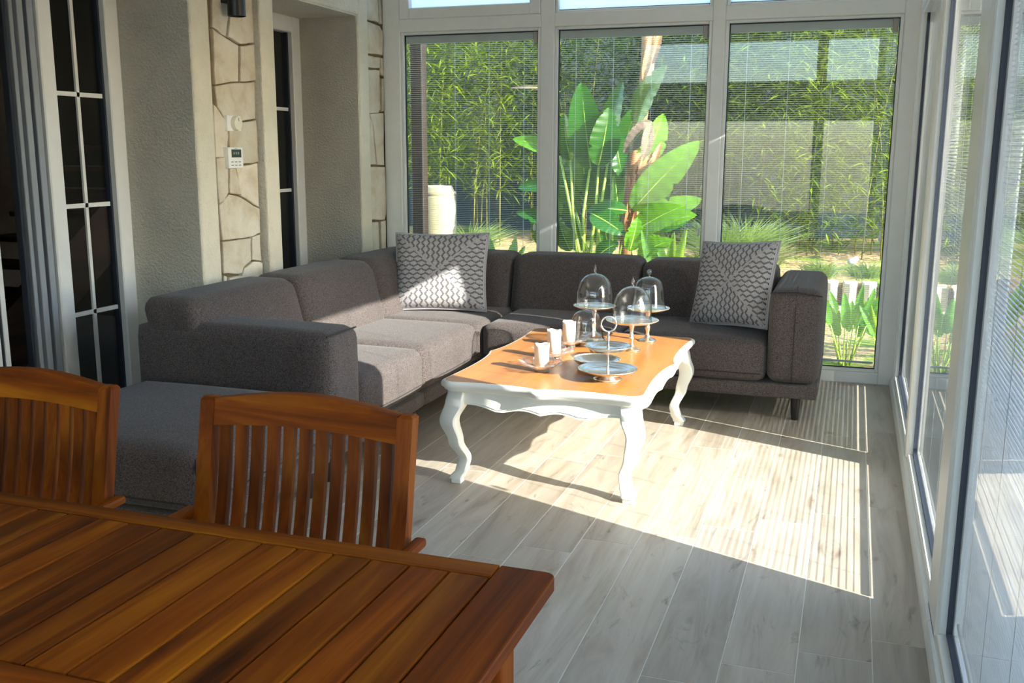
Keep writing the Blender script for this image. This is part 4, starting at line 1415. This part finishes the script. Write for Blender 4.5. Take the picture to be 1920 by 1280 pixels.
# ================================================================= DINING CHAIRS
def chair(label, cx, rot=0.0):
    """chair facing the table (towards -y); back top at y=2.05"""
    root = empty('dining_chair', (cx, 1.80, 0), label, 'chair', 'teak dining armchairs at the table')
    W = 0.588
    HL, HR = cx - W / 2, cx + W / 2

    def by(z):     # y of the back centre line at height z
        if z < 0.44: return 1.965 - 0.02 * (0.44 - z)
        return 1.965 + (z - 0.44) * 0.19

    # stiles (rear legs continuing up)
    for (a, b) in ((HL, HL + 0.040), (HR - 0.040, HR)):
        rings = []
        for z in (0.0, 0.2, 0.44, 0.55, 0.66, 0.78, 0.878):
            yc = by(z); d = 0.018
            rings.append([(a, yc - d, z), (b, yc - d, z), (b, yc + d, z), (a, yc + d, z)])
        rings.append([(a + 0.006, by(0.885) - 0.012, 0.885), (b - 0.006, by(0.885) - 0.012, 0.885), (b - 0.006, by(0.885) + 0.012, 0.885), (a + 0.006, by(0.885) + 0.012, 0.885)])
        MB().loft(rings).build('stile', M['teak_z'], root)
    # crest rail, arched
    N = 16
    rings = []
    for k in range(N + 1):
        f = k / N; xx = HL + 0.040 + (W - 0.080) * f
        tp = 0.882 + 0.025 * math.sin(math.pi * f)
        bo = 0.816 + 0.012 * math.sin(math.pi * f)
        yb = 0.010 * math.sin(math.pi * f)
        d = 0.015
        rings.append([(xx, by(bo) - d + yb, bo), (xx, by(tp) - d + yb, tp), (xx, by(tp) + d + yb, tp), (xx, by(bo) + d + yb, bo)])
    MB().loft(rings).build('crest_rail', M['teak_x'], root)
    MB().box(HL + 0.04, HR - 0.04, by(0.49) - 0.013, by(0.49) + 0.013, 0.465, 0.51, 0.003, 1).build('lower_back_rail', M['teak_x'], root)
    n = 11
    span = W - 0.080
    for i in range(n):
        xc = HL + 0.040 + span * (i + 0.62) / (n + 0.24)
        f = (i + 0.5) / n
        bo = 0.816 + 0.012 * math.sin(math.pi * f)
        rings = []
        for k in range(7):
            z = 0.50 + (bo + 0.006 - 0.50) * k / 6
            yc = by(z) + 0.008 * math.sin(math.pi * k / 6) + 0.008 * math.sin(math.pi * f) * k / 6
            w, d = 0.0146, 0.0085
            rings.append([(xc - w, yc - d, z), (xc + w, yc - d, z), (xc + w, yc + d, z), (xc - w, yc + d, z)])
        MB().loft(rings).build('back_slat', M['teak_z'], root)
    # arms
    for s, a in ((-1, HL), (1, HR)):
        inner, outer = (a + 0.012 * (-s) * -1, a + s * 0.042) if s == 1 else (a - 0.012 + 0.012, a - 0.042)
        x0, x1 = min(inner, outer), max(inner, outer)
        MB().box(x0, x1, 1.47, 2.012, 0.577, 0.60, 0.008, 2).build('arm', M['teak_y'], root)
        MB().box((x0 + x1) / 2 - 0.018, (x0 + x1) / 2 + 0.018, 1.50, 1.54, 0.0, 0.579, 0.005, 1).build('front_leg', M['teak_z'], root)
    # seat
    MB().box(HL + 0.0, HR - 0.0, 1.50, 1.53, 0.37, 0.42, 0.003, 1).build('seat_rail', M['teak_x'], root)
    MB().box(HL + 0.04, HR - 0.04, 1.93, 1.955, 0.37, 0.42, 0.003, 1).build('seat_rail', M['teak_x'], root)
    for s in (HL + 0.005, HR - 0.03):
        MB().box(s, s + 0.025, 1.50, 1.95, 0.37, 0.42, 0.003, 1).build('seat_rail', M['teak_y'], root)
    for i in range(7):
        y0 = 1.49 + i * 0.064
        MB().box(HL + 0.005, HR - 0.005, y0, y0 + 0.056, 0.42, 0.436, 0.003, 1).build('seat_slat', M['teak_x'], root)
    return root


chair('teak slat-back dining chair in the centre foreground, right of the two', -1.237)
chair('teak slat-back dining chair at the left edge, cut by the frame', -2.105)


# ================================================================= WALL FITTINGS
lp = empty('wall_lamp', (XS, 4.77, 2.2), 'black cylinder wall lamp high on the stone pillar', 'lamp')
lx, ly = XS + 0.095, 4.765
zb = on_x(436, 29, lx).z
MB().lathe([(0.044, 0.0), (0.048, 0.0), (0.048, 0.24), (0.044, 0.24), (0.044, 0.0)], (lx, ly, zb), 32).build('lamp_body', M['black_metal'], lp, True, angle=40)
MB().lathe([(0.0005, 0.06), (0.044, 0.06), (0.044, 0.18), (0.0005, 0.18)], (lx, ly, zb), 24).build('lamp_core', M['black_metal'], lp, True, angle=40)
MB().box(XS + 0.01, lx - 0.04, ly - 0.03, ly + 0.03, zb + 0.07, zb + 0.17, 0.004, 1).build('wall_bracket', M['black_metal'], lp)

dv = empty('dimmer_dial', (XS + 0.025, 4.80, 1.6), 'cream round dimmer knob on white plate on the stone pillar', 'dimmer')
a = on_x(424, 216, XS + 0.03); b = on_x(451, 246, XS + 0.03)
MB().box(XS + 0.012, XS + 0.036, a.y, b.y, b.z, a.z, 0.003, 2).build('switch_plate', M['device'], dv)
cy, cz = (a.y + b.y) / 2 + 0.006, (a.z + b.z) / 2
k = MB().lathe([(0.0005, 0.0), (0.040, 0.0), (0.040, 0.012), (0.036, 0.024), (0.030, 0.026), (0.0005, 0.026)], (0, 0, 0), 32)
k.v = [(XS + 0.036 + p[2], cy + p[0], cz + p[1]) for p in k.v]
k.build('knob', M['device_cream'], dv, True, angle=40)
MB().box(XS + 0.0615, XS + 0.0635, cy - 0.002, cy + 0.002, cz + 0.012, cz + 0.03).build('pointer_mark', M['print'], dv)

th = empty('thermostat', (XS + 0.025, 4.80, 1.42), 'white digital thermostat with dark screen below the dimmer', 'thermostat')
a = on_x(428, 276, XS + 0.05); b = on_x(457, 315, XS + 0.05)
MB().box(XS + 0.012, XS + 0.05, a.y, b.y, b.z, a.z, 0.004, 2).build('case', M['device'], th)
hy, hz = b.y - a.y, a.z - b.z
MB().box(XS + 0.0495, XS + 0.0515, a.y + hy * .2, a.y + hy * .86, b.z + hz * .52, b.z + hz * .90).build('screen', M['lcd'], th)
for i in range(3):
    y0 = a.y + hy * (.32 + .15 * i)
    MB().box(XS + 0.0512, XS + 0.0518, y0, y0 + hy * .08, b.z + hz * .66, b.z + hz * .78).build('screen_digit', M['print'], th)
for i in range(3):
    for j in range(2):
        y0 = a.y + hy * (.16 + .25 * i); z0 = b.z + hz * (.12 + .16 * j)
        MB().box(XS + 0.0495, XS + 0.0512, y0, y0 + hy * .16, z0, z0 + hz * .05, 0.0005, 1).build('button', M['print'], th)
MB().box(XS + 0.0495, XS + 0.0508, a.y + hy * .42, a.y + hy * .60, b.z + hz * .93, b.z + hz * .955).build('brand_mark', M['print'], th)


# ================================================================= GARDEN
gd = MB()
nx, ny = 60, 50
vs = []
def ground_z(x, y):
    z = -0.10
    if y > 10.35:
        z = 0.17 + min(1.0, (y - 10.35) / 1.6) * 0.20
    return z + 0.02 * math.sin(3.1 * x) * math.cos(2.3 * y)
ys = [6.80 + k * (10.33 - 6.80) / 24 for k in range(25)] + [10.36 + k * (16 - 10.36) / 24 for k in range(25)]
xs = [-12 + k * 26 / 64 for k in range(65)]
for yv in ys:
    for xv in xs: vs.append((xv, yv, ground_z(xv, yv)))
fs = [(j * 65 + i, j * 65 + i + 1, (j + 1) * 65 + i + 1, (j + 1) * 65 + i) for j in range(len(ys) - 1) for i in range(64)]
gd.add(vs, fs)
# ground along the right side and behind, paving added for neutral bounce light
tr_ = MB().add([(0.43, -14, -0.10), (14, -14, -0.10), (14, 6.80, -0.10), (0.43, 6.80, -0.10)], [(0, 1, 2, 3)])
tr_.add([(-12, -14, -0.10), (0.43, -14, -0.10), (0.43, YN - 0.12, -0.10), (-12, YN - 0.12, -0.10)], [(0, 1, 2, 3)])
tag(tr_.build('bounce_terrace', M['paving']), 'grey paving added beside the sunroom to bounce neutral light', 'bounce_terrace', kind='structure')
tag(gd.build('ground', M['soil']), 'tan mulch and patchy grass of the garden bed outside', 'ground', kind='structure')

# retaining row of rounded concrete blocks
xx = -1.5
first = None
i = 0
while xx < 3.4:
    yb_ = 10.30
    if first is None:
        m = MB()
        poly = [(0.0, 0.16), (0.0, -0.0), (0.02, -0.055), (0.07, -0.075), (0.12, -0.055), (0.14, 0.0), (0.14, 0.16)]
        m.prism([(xx + p[0], yb_ + p[1]) for p in poly], 2, -0.02, 0.215, 0.01, 1)
        root = empty('edging_block', (xx + 0.07, yb_, -0.02), None, 'edging block')
        o = m.build('block_body', M['concrete'], root)
        first = o
    else:
        root = empty('edging_block', (xx + 0.07, yb_, -0.02), None, 'edging block')
        c = first.copy(); COL.objects.link(c); c.parent = root; c.location = first.location; WO[c.name] = WO[root.name]
    root['label'] = 'cream rounded concrete block in the retaining row outside the windows'
    root['group'] = 'retaining row of concrete edging blocks'
    xx += 0.182
    i += 1
ledge = empty('block_ledge', (-0.4, 10.15, -0.13), 'long cream concrete ledge under the retaining block row', 'ledge')
xx = -2.0
while xx < 3.4:
    MB().box(xx, xx + 0.498, 10.05, 10.44, -0.13, -0.02, 0.008, 1).build('ledge_slab', M['concrete'], ledge)
    xx += 0.5

# garden boundary wall
fw = MB(); fw.box(-12, 14, 13.7, 13.9, -0.2, 3.3)
tag(fw.build('wall_garden', M['fence']), 'grey rendered garden boundary wall behind the bamboo', 'wall', kind='structure')


def leaf_blade(mb, base, dirv, L, W, droop):
    """single narrow leaf: 4 quads-free diamond with a fold"""
    side = dirv.cross(Vector((0, 0, 1)))
    if side.length < 1e-3: side = Vector((1, 0, 0))
    side.normalize()
    mid = base + dirv * (L * .45) + Vector((0, 0, -droop * L * .15))
    tip = base + dirv * L + Vector((0, 0, -droop * L * .6))
    n = len(mb.v)
    mb.v.extend([tuple(base), tuple(mid - side * W / 2), tuple(tip), tuple(mid + side * W / 2)])
    mb.f.append((n, n + 1, n + 2)); mb.f.append((n, n + 2, n + 3))


def bamboo(label, x, y, h, spread, nculm, nleaf, mat, z0=0.3, low=0.15):
    root = empty('bamboo', (x, y, z0), label, 'bamboo', 'bamboo plants along the garden wall')
    culms = []
    for k in range(nculm):
        bx, by_ = x + rng.gauss(0, spread * .28), y + rng.gauss(0, .18)
        tx_, ty_ = bx + rng.gauss(0, spread * .35), by_ + rng.gauss(0, .25)
        pts = []
        hh = h * rng.uniform(.75, 1.0)
        for j in range(6):
            f = j / 5
            pts.append((bx + (tx_ - bx) * f * f, by_ + (ty_ - by_) * f * f, z0 + hh * f))
        MB().tube(pts, [0.009 - 0.006 * j / 5 for j in range(6)], 6).build('culm', M['culm'], root, True)
        culms.append(pts)
    fo = MB()
    for k in range(nleaf):
        c = culms[rng.randrange(nculm)]
        f = low + (1 - low) * rng.random() ** 0.8
        j = min(4, int(f * 5)); ff = f * 5 - j
        p = Vector(c[j]).lerp(Vector(c[j + 1]), ff)
        p += Vector((rng.gauss(0, spread * .33), rng.gauss(0, .28), rng.gauss(0, .10)))
        a = rng.uniform(0, 2 * math.pi)
        d = Vector((math.cos(a), math.sin(a) * .8, rng.uniform(-.6, .25))).normalized()
        leaf_blade(fo, p, d, rng.uniform(.10, .19), rng.uniform(.016, .026), rng.uniform(.2, .9))
    fo.build('foliage', M[mat], root, kind='stuff')


BAM = [
    ('yellow-green bamboo seen left in the left back window', -5.35, 11.9, 3.0, 1.0, 7, 3800, 'bamboo_leaf', .25),
    ('bright bamboo beside the left window cord', -4.35, 11.7, 3.0, 1.0, 7, 3800, 'bamboo_leaf', .25),
    ('deep green bamboo behind the tall leafy plant, left of it', -3.35, 12.2, 2.95, 1.0, 6, 3200, 'bamboo_leaf_deep', .12),
    ('deep green bamboo behind the withered leaf in the middle window', -2.45, 12.3, 2.8, 1.0, 6, 3200, 'bamboo_leaf_deep', .10),
    ('deep green bamboo right of the banana-like plant', -1.75, 12.2, 2.9, .9, 6, 2800, 'bamboo_leaf_deep', .10),
    ('sunny bamboo at the left of the right back window', -1.15, 11.8, 3.0, .9, 7, 3600, 'bamboo_leaf', .35),
    ('dense bamboo with leafy foot in the middle of the right back window', -0.45, 11.7, 3.0, .75, 7, 3800, 'bamboo_leaf', .05),
    ('bamboo at the right edge of the right back window', 0.35, 11.7, 3.0, .9, 7, 3600, 'bamboo_leaf', .05),
    ('bamboo seen through the middle side window', 1.25, 11.8, 3.0, 1.0, 7, 3000, 'bamboo_leaf', .12),
    ('bamboo seen through the nearest side window', 2.35, 11.8, 3.0, 1.1, 7, 3000, 'bamboo_leaf', .12),
    ('farthest right bamboo outside the side windows', 3.5, 11.8, 3.0, 1.1, 6, 2200, 'bamboo_leaf_deep', .12),
    ('farthest left bamboo beyond the brown post', -6.5, 12.0, 3.0, 1.0, 6, 2600, 'bamboo_leaf_deep', .2),
]
for (lb, x, y, h, s, nc, nl, mt, lw) in BAM:
    bamboo(lb, x, y, h + 0.6, s, nc, int(nl * 1.35), mt, 0.33, lw)


# big strelitzia (banana-like plant) in the middle window
def big_leaf(root, name, base, tip, width, mat, nrm=(0.35, -1.0, 0.35), fold=0.25, bend=0.12, vein=True, torn=True):
    base = Vector(base); tip = Vector(tip)
    ax = tip - base; L = ax.length; d = ax.normalized()
    nv = Vector(nrm).normalized()
    side = d.cross(nv).normalized(); nv = side.cross(d).normalized()
    n = 26; mcols = 6
    tear = [[rng.random() < 0.06 for _ in range(n + 1)] for _ in range(2)]
    vs = []; fs = []
    for j in range(n + 1):
        f = j / n
        w = width / 2 * (math.sin(math.pi * min(1, f ** 0.78 * 0.985 + 0.012))) ** 0.62
        c = base + d * (L * f) + nv * (bend * L * math.sin(math.pi * f) * 0.8) - Vector((0, 0, bend * L * 0.6 * f * f))
        for i in range(mcols + 1):
            u = i / mcols * 2 - 1
            ripple = 0.02 * width * math.sin(f * 46 + (0 if u > 0 else 1.3)) * abs(u)
            if abs(u) > 0.9 and tear[0 if u > 0 else 1][j] and torn and 0.15 < f < 0.92: u *= 0.72
            vs.append(c + side * (w * u) + nv * (fold * w * abs(u) + ripple))
    for j in range(n):
        for i in range(mcols):
            a = j * (mcols + 1) + i
            fs.append((a, a + 1, a + mcols + 2, a + mcols + 1))
    o = MB().add(vs, fs).build(name, mat, root, True)
    if vein:
        pts = [base + d * (L * f) + nv * (bend * L * math.sin(math.pi * f) * 0.8 - 0.003) - Vector((0, 0, bend * L * 0.6 * f * f)) for f in [k / 8 for k in range(9)]]
        MB().tube(pts, [0.009 - 0.0065 * k / 8 for k in range(9)], 6).build('midrib', M['petiole'], o, True)
    return o


SY = 8.55
foot = on_y(1165, 470, SY); foot.z = -0.1
sp = empty('strelitzia', (foot.x, SY, -0.1), 'tall banana-like plant with broad glossy leaves outside the middle window', 'plant')
# trunk
tp = [on_y(1170, 500, SY), on_y(1180, 420, SY), on_y(1187, 330, SY), on_y(1200, 230, SY + .05), on_y(1214, 130, SY + .05), on_y(1218, 20, SY + .05)]
tp[0].z = -0.10
MB().tube(tp, [0.085, 0.075, 0.065, 0.06, 0.058, 0.06], 12).build('trunk', M['trunk'], sp, True)
# peeling sheaths
for (a, b, dy) in (((1172, 440), (1196, 300), -.08), ((1188, 420), (1180, 320), -.085), ((1206, 150), (1226, 40), -.07), ((1222, 120), (1240, 50), -.06), ((1215, 330), (1240, 262), -.06), ((1196, 335), (1226, 280), -.08)):
    big_leaf(sp, 'dry_sheath', on_y(*a, SY + dy), on_y(*b, SY + dy), 0.07, M['trunk'], vein=False, fold=0.6)
LEAVES = [
    # base px, tip px, width px, y offset, material, normal
    ((1108, 318), (1090, 146), 66, 0.00, 'big_leaf', (0.1, -1, 0.15)),
    ((1122, 310), (1142, 196), 60, -0.10, 'big_leaf', (0.6, -1, 0.1)),
    ((1140, 300), (1168, 146), 54, 0.15, 'big_leaf', (-0.5, -1, 0.2)),
    ((1192, 235), (1250, 116), 56, -0.05, 'big_leaf', (-0.6, -1, 0.3)),
    ((1204, 310), (1244, 208), 50, 0.05, 'lime_leaf', (0.7, -1, 0.2)),
    ((1186, 392), (1312, 256), 62, -0.15, 'lime_leaf', (0.5, -1, 0.5)),
    ((1186, 436), (1316, 366), 56, -0.25, 'lime_leaf', (0.6, -1, 0.8)),
    ((1176, 395), (1100, 392), 36, -0.2, 'big_leaf', (0.1, -1, 0.9)),
    ((1108, 400), (1172, 436), 44, -0.3, 'big_leaf', (0.0, -1, 0.6)),
    ((1070, 300), (1058, 208), 42, 0.10, 'big_leaf', (-0.4, -1, 0.2)),
    ((1082, 400), (1050, 286), 48, 0.12, 'big_leaf', (-0.3, -1, 0.2)),
    ((1046, 290), (962, 256), 36, 0.10, 'lime_leaf', (-0.2, -1, 0.8)),
    ((1060, 350), (972, 348), 40, 0.05, 'big_leaf', (-0.2, -1, 0.7)),
    ((1070, 430), (968, 392), 40, 0.15, 'big_leaf', (-0.3, -1, 0.8)),
    ((1050, 172), (958, 160), 9, 0.25, 'dead_leaf', (0.0, -1, 0.5)),
    ((1150, 250), (1166, 330), 46, 0.00, 'big_leaf', (0.5, -1, 0.0)),
    ((1196, 480), (1262, 446), 36, -0.3, 'lime_leaf', (0.2, -1, 0.8)),
    ((1130, 400), (1110, 300), 60, 0.20, 'big_leaf', (0.1, -1, 0.1)),
    ((1160, 410), (1150, 300), 56, 0.22, 'big_leaf', (0.3, -1, 0.1)),
    ((1090, 470), (1062, 380), 50, 0.20, 'big_leaf', (-0.2, -1, 0.2)),
    ((1222, 228), (1170, 284), 36, -0.2, 'dead_leaf', (0.3, -1, 0.3)),
    ((1218, 236), (1206, 296), 24, -0.22, 'dead_leaf', (0.6, -1, 0.2)),
    ((1246, 420), (1306, 400), 34, -0.1, 'lime_leaf', (0.4, -1, 0.9)),
    ((1180, 470), (1196, 404), 36, -0.28, 'lime_leaf', (0.6, -1, 0.3)),
    ((1100, 360), (1078, 200), 72, 0.25, 'big_leaf', (0.3, -1, 0.1)),
    ((1160, 330), (1196, 190), 58, 0.28, 'big_leaf', (-0.2, -1, 0.1)),
    ((1070, 470), (1046, 400), 44, 0.1, 'big_leaf', (-0.5, -1, 0.2)),
    ((1140, 470), (1128, 372), 54, 0.26, 'big_leaf', (0.2, -1, 0.1)),
    ((1120, 480), (1160, 452), 34, -0.3, 'big_leaf', (0.2, -1, 0.6)),
    ((1200, 440), (1290, 410), 40, 0.05, 'big_leaf', (0.3, -1, 0.7)),
    ((1210, 470), (1236, 440), 40, -0.2, 'lime_leaf', (0.2, -1, 0.6)),
    ((1060, 440), (1030, 330), 46, 0.3, 'big_leaf', (-0.4, -1, 0.3)),
    ((1040, 470), (1000, 400), 46, 0.25, 'big_leaf', (-0.4, -1, 0.4)),
    ((1200, 330), (1236, 300), 40, 0.1, 'big_leaf', (0.4, -1, 0.5)),
    ((1186, 410), (1262, 330), 52, 0.1, 'big_leaf', (0.6, -1, 0.4)),
]
for (b, t_, w, dy, mt, nv) in LEAVES:
    o = big_leaf(sp, 'leaf', on_y(*b, SY + dy), on_y(*t_, SY + dy - 0.02), w / 1843.0 * (SY * 0.97 + .1), M[mt], nv, bend=0.08)
for (a, b) in (((1096, 490), (1106, 316)), ((1104, 490), (1122, 312)), ((1118, 490), (1140, 302)), ((1132, 492), (1116, 398)), ((1150, 490), (1150, 330)), ((1084, 488), (1070, 300)), ((1180, 480), (1186, 390)), ((1110, 490), (1080, 398)), ((1160, 486), (1200, 312)), ((1190, 488), (1186, 434)), ((1090, 490), (1050, 292)), ((1176, 400), (1192, 236))):
    p, q = on_y(*a, SY - .05), on_y(*b, SY)
    p.z = min(p.z, 0.6)
    mid = p.lerp(q, .5) + Vector((rng.uniform(-.03, .03), -.03, 0))
    low_ = Vector((foot.x + (p.x - foot.x) * .6, SY, -0.1))
    MB().tube([low_, p, mid, q], [0.022, 0.017, 0.013, 0.010], 7).build('petiole', M['petiole'], sp, True)


def spiky(label, px, py, Y, nleaf, L, group, z0=-0.1, W=0.075, lean=0.55):
    b = on_y(px, py, Y); b.z = z0
    root = empty('spiky_plant', b, label, 'plant', group)
    for k in range(nleaf):
        a = 2 * math.pi * k / nleaf + rng.uniform(-.3, .3)
        r0 = rng.uniform(.25, lean)
        hgt = L * rng.uniform(.65, 1.05)
        p0 = b + Vector((math.cos(a) * .04, math.sin(a) * .04, 0))
        p1 = b + Vector((math.cos(a) * hgt * r0 * .5, math.sin(a) * hgt * r0 * .5, hgt * .5))
        p2 = b + Vector((math.cos(a) * hgt * r0 * 1.1, math.sin(a) * hgt * r0 * 1.1, hgt))
        MB().tube([p0, p0.lerp(p1, .5) + Vector((0, 0, .01)), p1], [0.007, 0.006, 0.004], 6).build('petiole', M['petiole'], root, True)
        big_leaf(root, 'leaf', p1, p2, W * rng.uniform(.8, 1.25), M['spike_leaf'], (rng.uniform(-.6, .6), -1, rng.uniform(.1, .7)), 0.35, 0.06, vein=False)


spiky('low spiky green plant just outside the right back window', 1592, 560, 7.75, 15, 0.66, 'spiky plants by the windows', W=0.075)
spiky('smaller spiky plant at the right edge of the right back window', 1672, 560, 7.7, 10, 0.55, 'spiky plants by the windows', W=0.065)
spiky('pointed-leaf plant low right of the banana-like trunk', 1270, 470, 8.4, 12, 0.95, 'spiky plants by the windows', W=0.10, lean=.7)
spiky('spiky plant seen through the middle side window', 1755, 560, 8.0, 12, 0.7, 'spiky plants by the windows', W=0.09)
spiky('spiky plant seen through the nearest side window', 1850, 560, 8.2, 12, 0.7, 'spiky plants by the windows', W=0.09)
spiky('dark spiky plant low in the left back window', 945, 470, 8.3, 12, 0.95, 'spiky plants by the windows', W=0.10, lean=.75)


def tuft(label, px, py, Y, n, L, mat, z0=0.2, spread=0.4):
    b = on_y(px, py, Y); b.z = z0
    root = empty('ornamental_grass', b, label, 'grass', 'pale grass tufts on the bank')
    m = MB()
    for k in range(n):
        a = rng.uniform(0, 2 * math.pi); rr = abs(rng.gauss(0, .08))
        p = b + Vector((math.cos(a) * rr, math.sin(a) * rr, 0))
        d = Vector((math.cos(a) * rng.uniform(.1, .9), math.sin(a) * rng.uniform(.1, .9), 1)).normalized()
        Lk = L * rng.uniform(.6, 1.1)
        side = d.cross(Vector((0, 1, .2))).normalized() * 0.004
        q = p + d * Lk * .6; e = p + d * Lk + Vector((math.cos(a), math.sin(a), -.6)) * Lk * spread * .6
        nn = len(m.v)
        m.v.extend([tuple(p - side), tuple(p + side), tuple(q + side), tuple(q - side), tuple(e)])
        m.f.extend([(nn, nn + 1, nn + 2, nn + 3), (nn + 3, nn + 2, nn + 4)])
    m.build('blades', M[mat], root, kind='stuff')


tuft('pale feathery grass tuft right of the middle window bar', 1400, 430, 10.9, 600, 0.75, 'grass')
tuft('pale feathery grass tuft left in the right back window', 1360, 440, 10.8, 500, 0.7, 'grass')
tuft('dry brownish low tuft behind the right pillow', 1420, 470, 10.6, 500, 0.45, 'shrub', spread=.5)
tuft('dry brownish low tuft nearest the window bar', 1370, 470, 10.6, 400, 0.45, 'shrub', spread=.5)
tuft('short grass tuft above the retaining blocks', 1540, 470, 10.7, 250, 0.22, 'grass', z0=.2)
tuft('short grass tuft above the blocks near the window corner', 1630, 475, 10.75, 250, 0.22, 'grass', z0=.2)
tuft('feathery grass tuft low in the left back window', 880, 430, 10.6, 400, 0.6, 'grass', z0=0.2)

# cream boulder-like planter with rounded top, left window
a = on_y(796, 440, 8.9); b = on_y(851, 348, 8.9)
cs = empty('garden_pot', ((a.x + b.x) / 2, 8.9, -0.1), 'cream rounded tall pot standing outside the left back window', 'pot')
rr = (b.x - a.x) / 2; cxp = (a.x + b.x) / 2; hh = b.z + 0.1
MB().lathe([(0.0005, 0), (rr * .80, 0), (rr * .95, hh * .3), (rr * 1.05, hh * .7), (rr * 1.06, hh * .86), (rr * .98, hh * .95), (rr * .86, hh * .985), (rr * .80, hh), (rr * .7, hh * .99), (rr * .66, hh * .9), (0.0005, hh * .88)], (cxp, 8.9, -0.1), 36).build('pot_body', M['cream_stone'], cs, True)
MB().lathe([(rr * 1.02, hh * .93), (rr * 1.06, hh * .945), (rr * 1.02, hh * .96)], (cxp, 8.9, -0.1), 36).build('rim_band', M['cream_stone'], cs, True)

# brown wooden post outside the left window
p = on_y(786, 250, 7.35)
po = empty('wooden_post', (p.x, 7.35, -0.1), 'brown wooden post just outside the left back window', 'post')
MB().box(p.x - 0.05, p.x + 0.05, 7.30, 7.40, -0.1, 2.32, 0.006, 1).build('post_shaft', M['post'], po)
MB().box(p.x - 0.07, p.x + 0.07, 7.28, 7.42, -0.1, 0.0, 0.006, 1).build('post_base', M['concrete'], po)

# little white garden spot
p = on_y(1601, 443, 11.0)
gs = empty('garden_spotlight', (p.x, 11.0, ground_z(p.x, 11.0)), 'small white garden spotlight on the mulch bank', 'spotlight')
gz = ground_z(p.x, 11.0)
MB().tube([(p.x, 11.0, gz - .02), (p.x, 11.0, gz + .08)], 0.008, 8).build('stake', M['black_metal'], gs, True)
MB().tube([(p.x - .03, 10.97, gz + .09), (p.x + .02, 11.0, gz + .11), (p.x + .05, 11.03, gz + .13)], [0.034, 0.034, 0.024], 14).build('lamp_head', M['headrail'], gs, True)
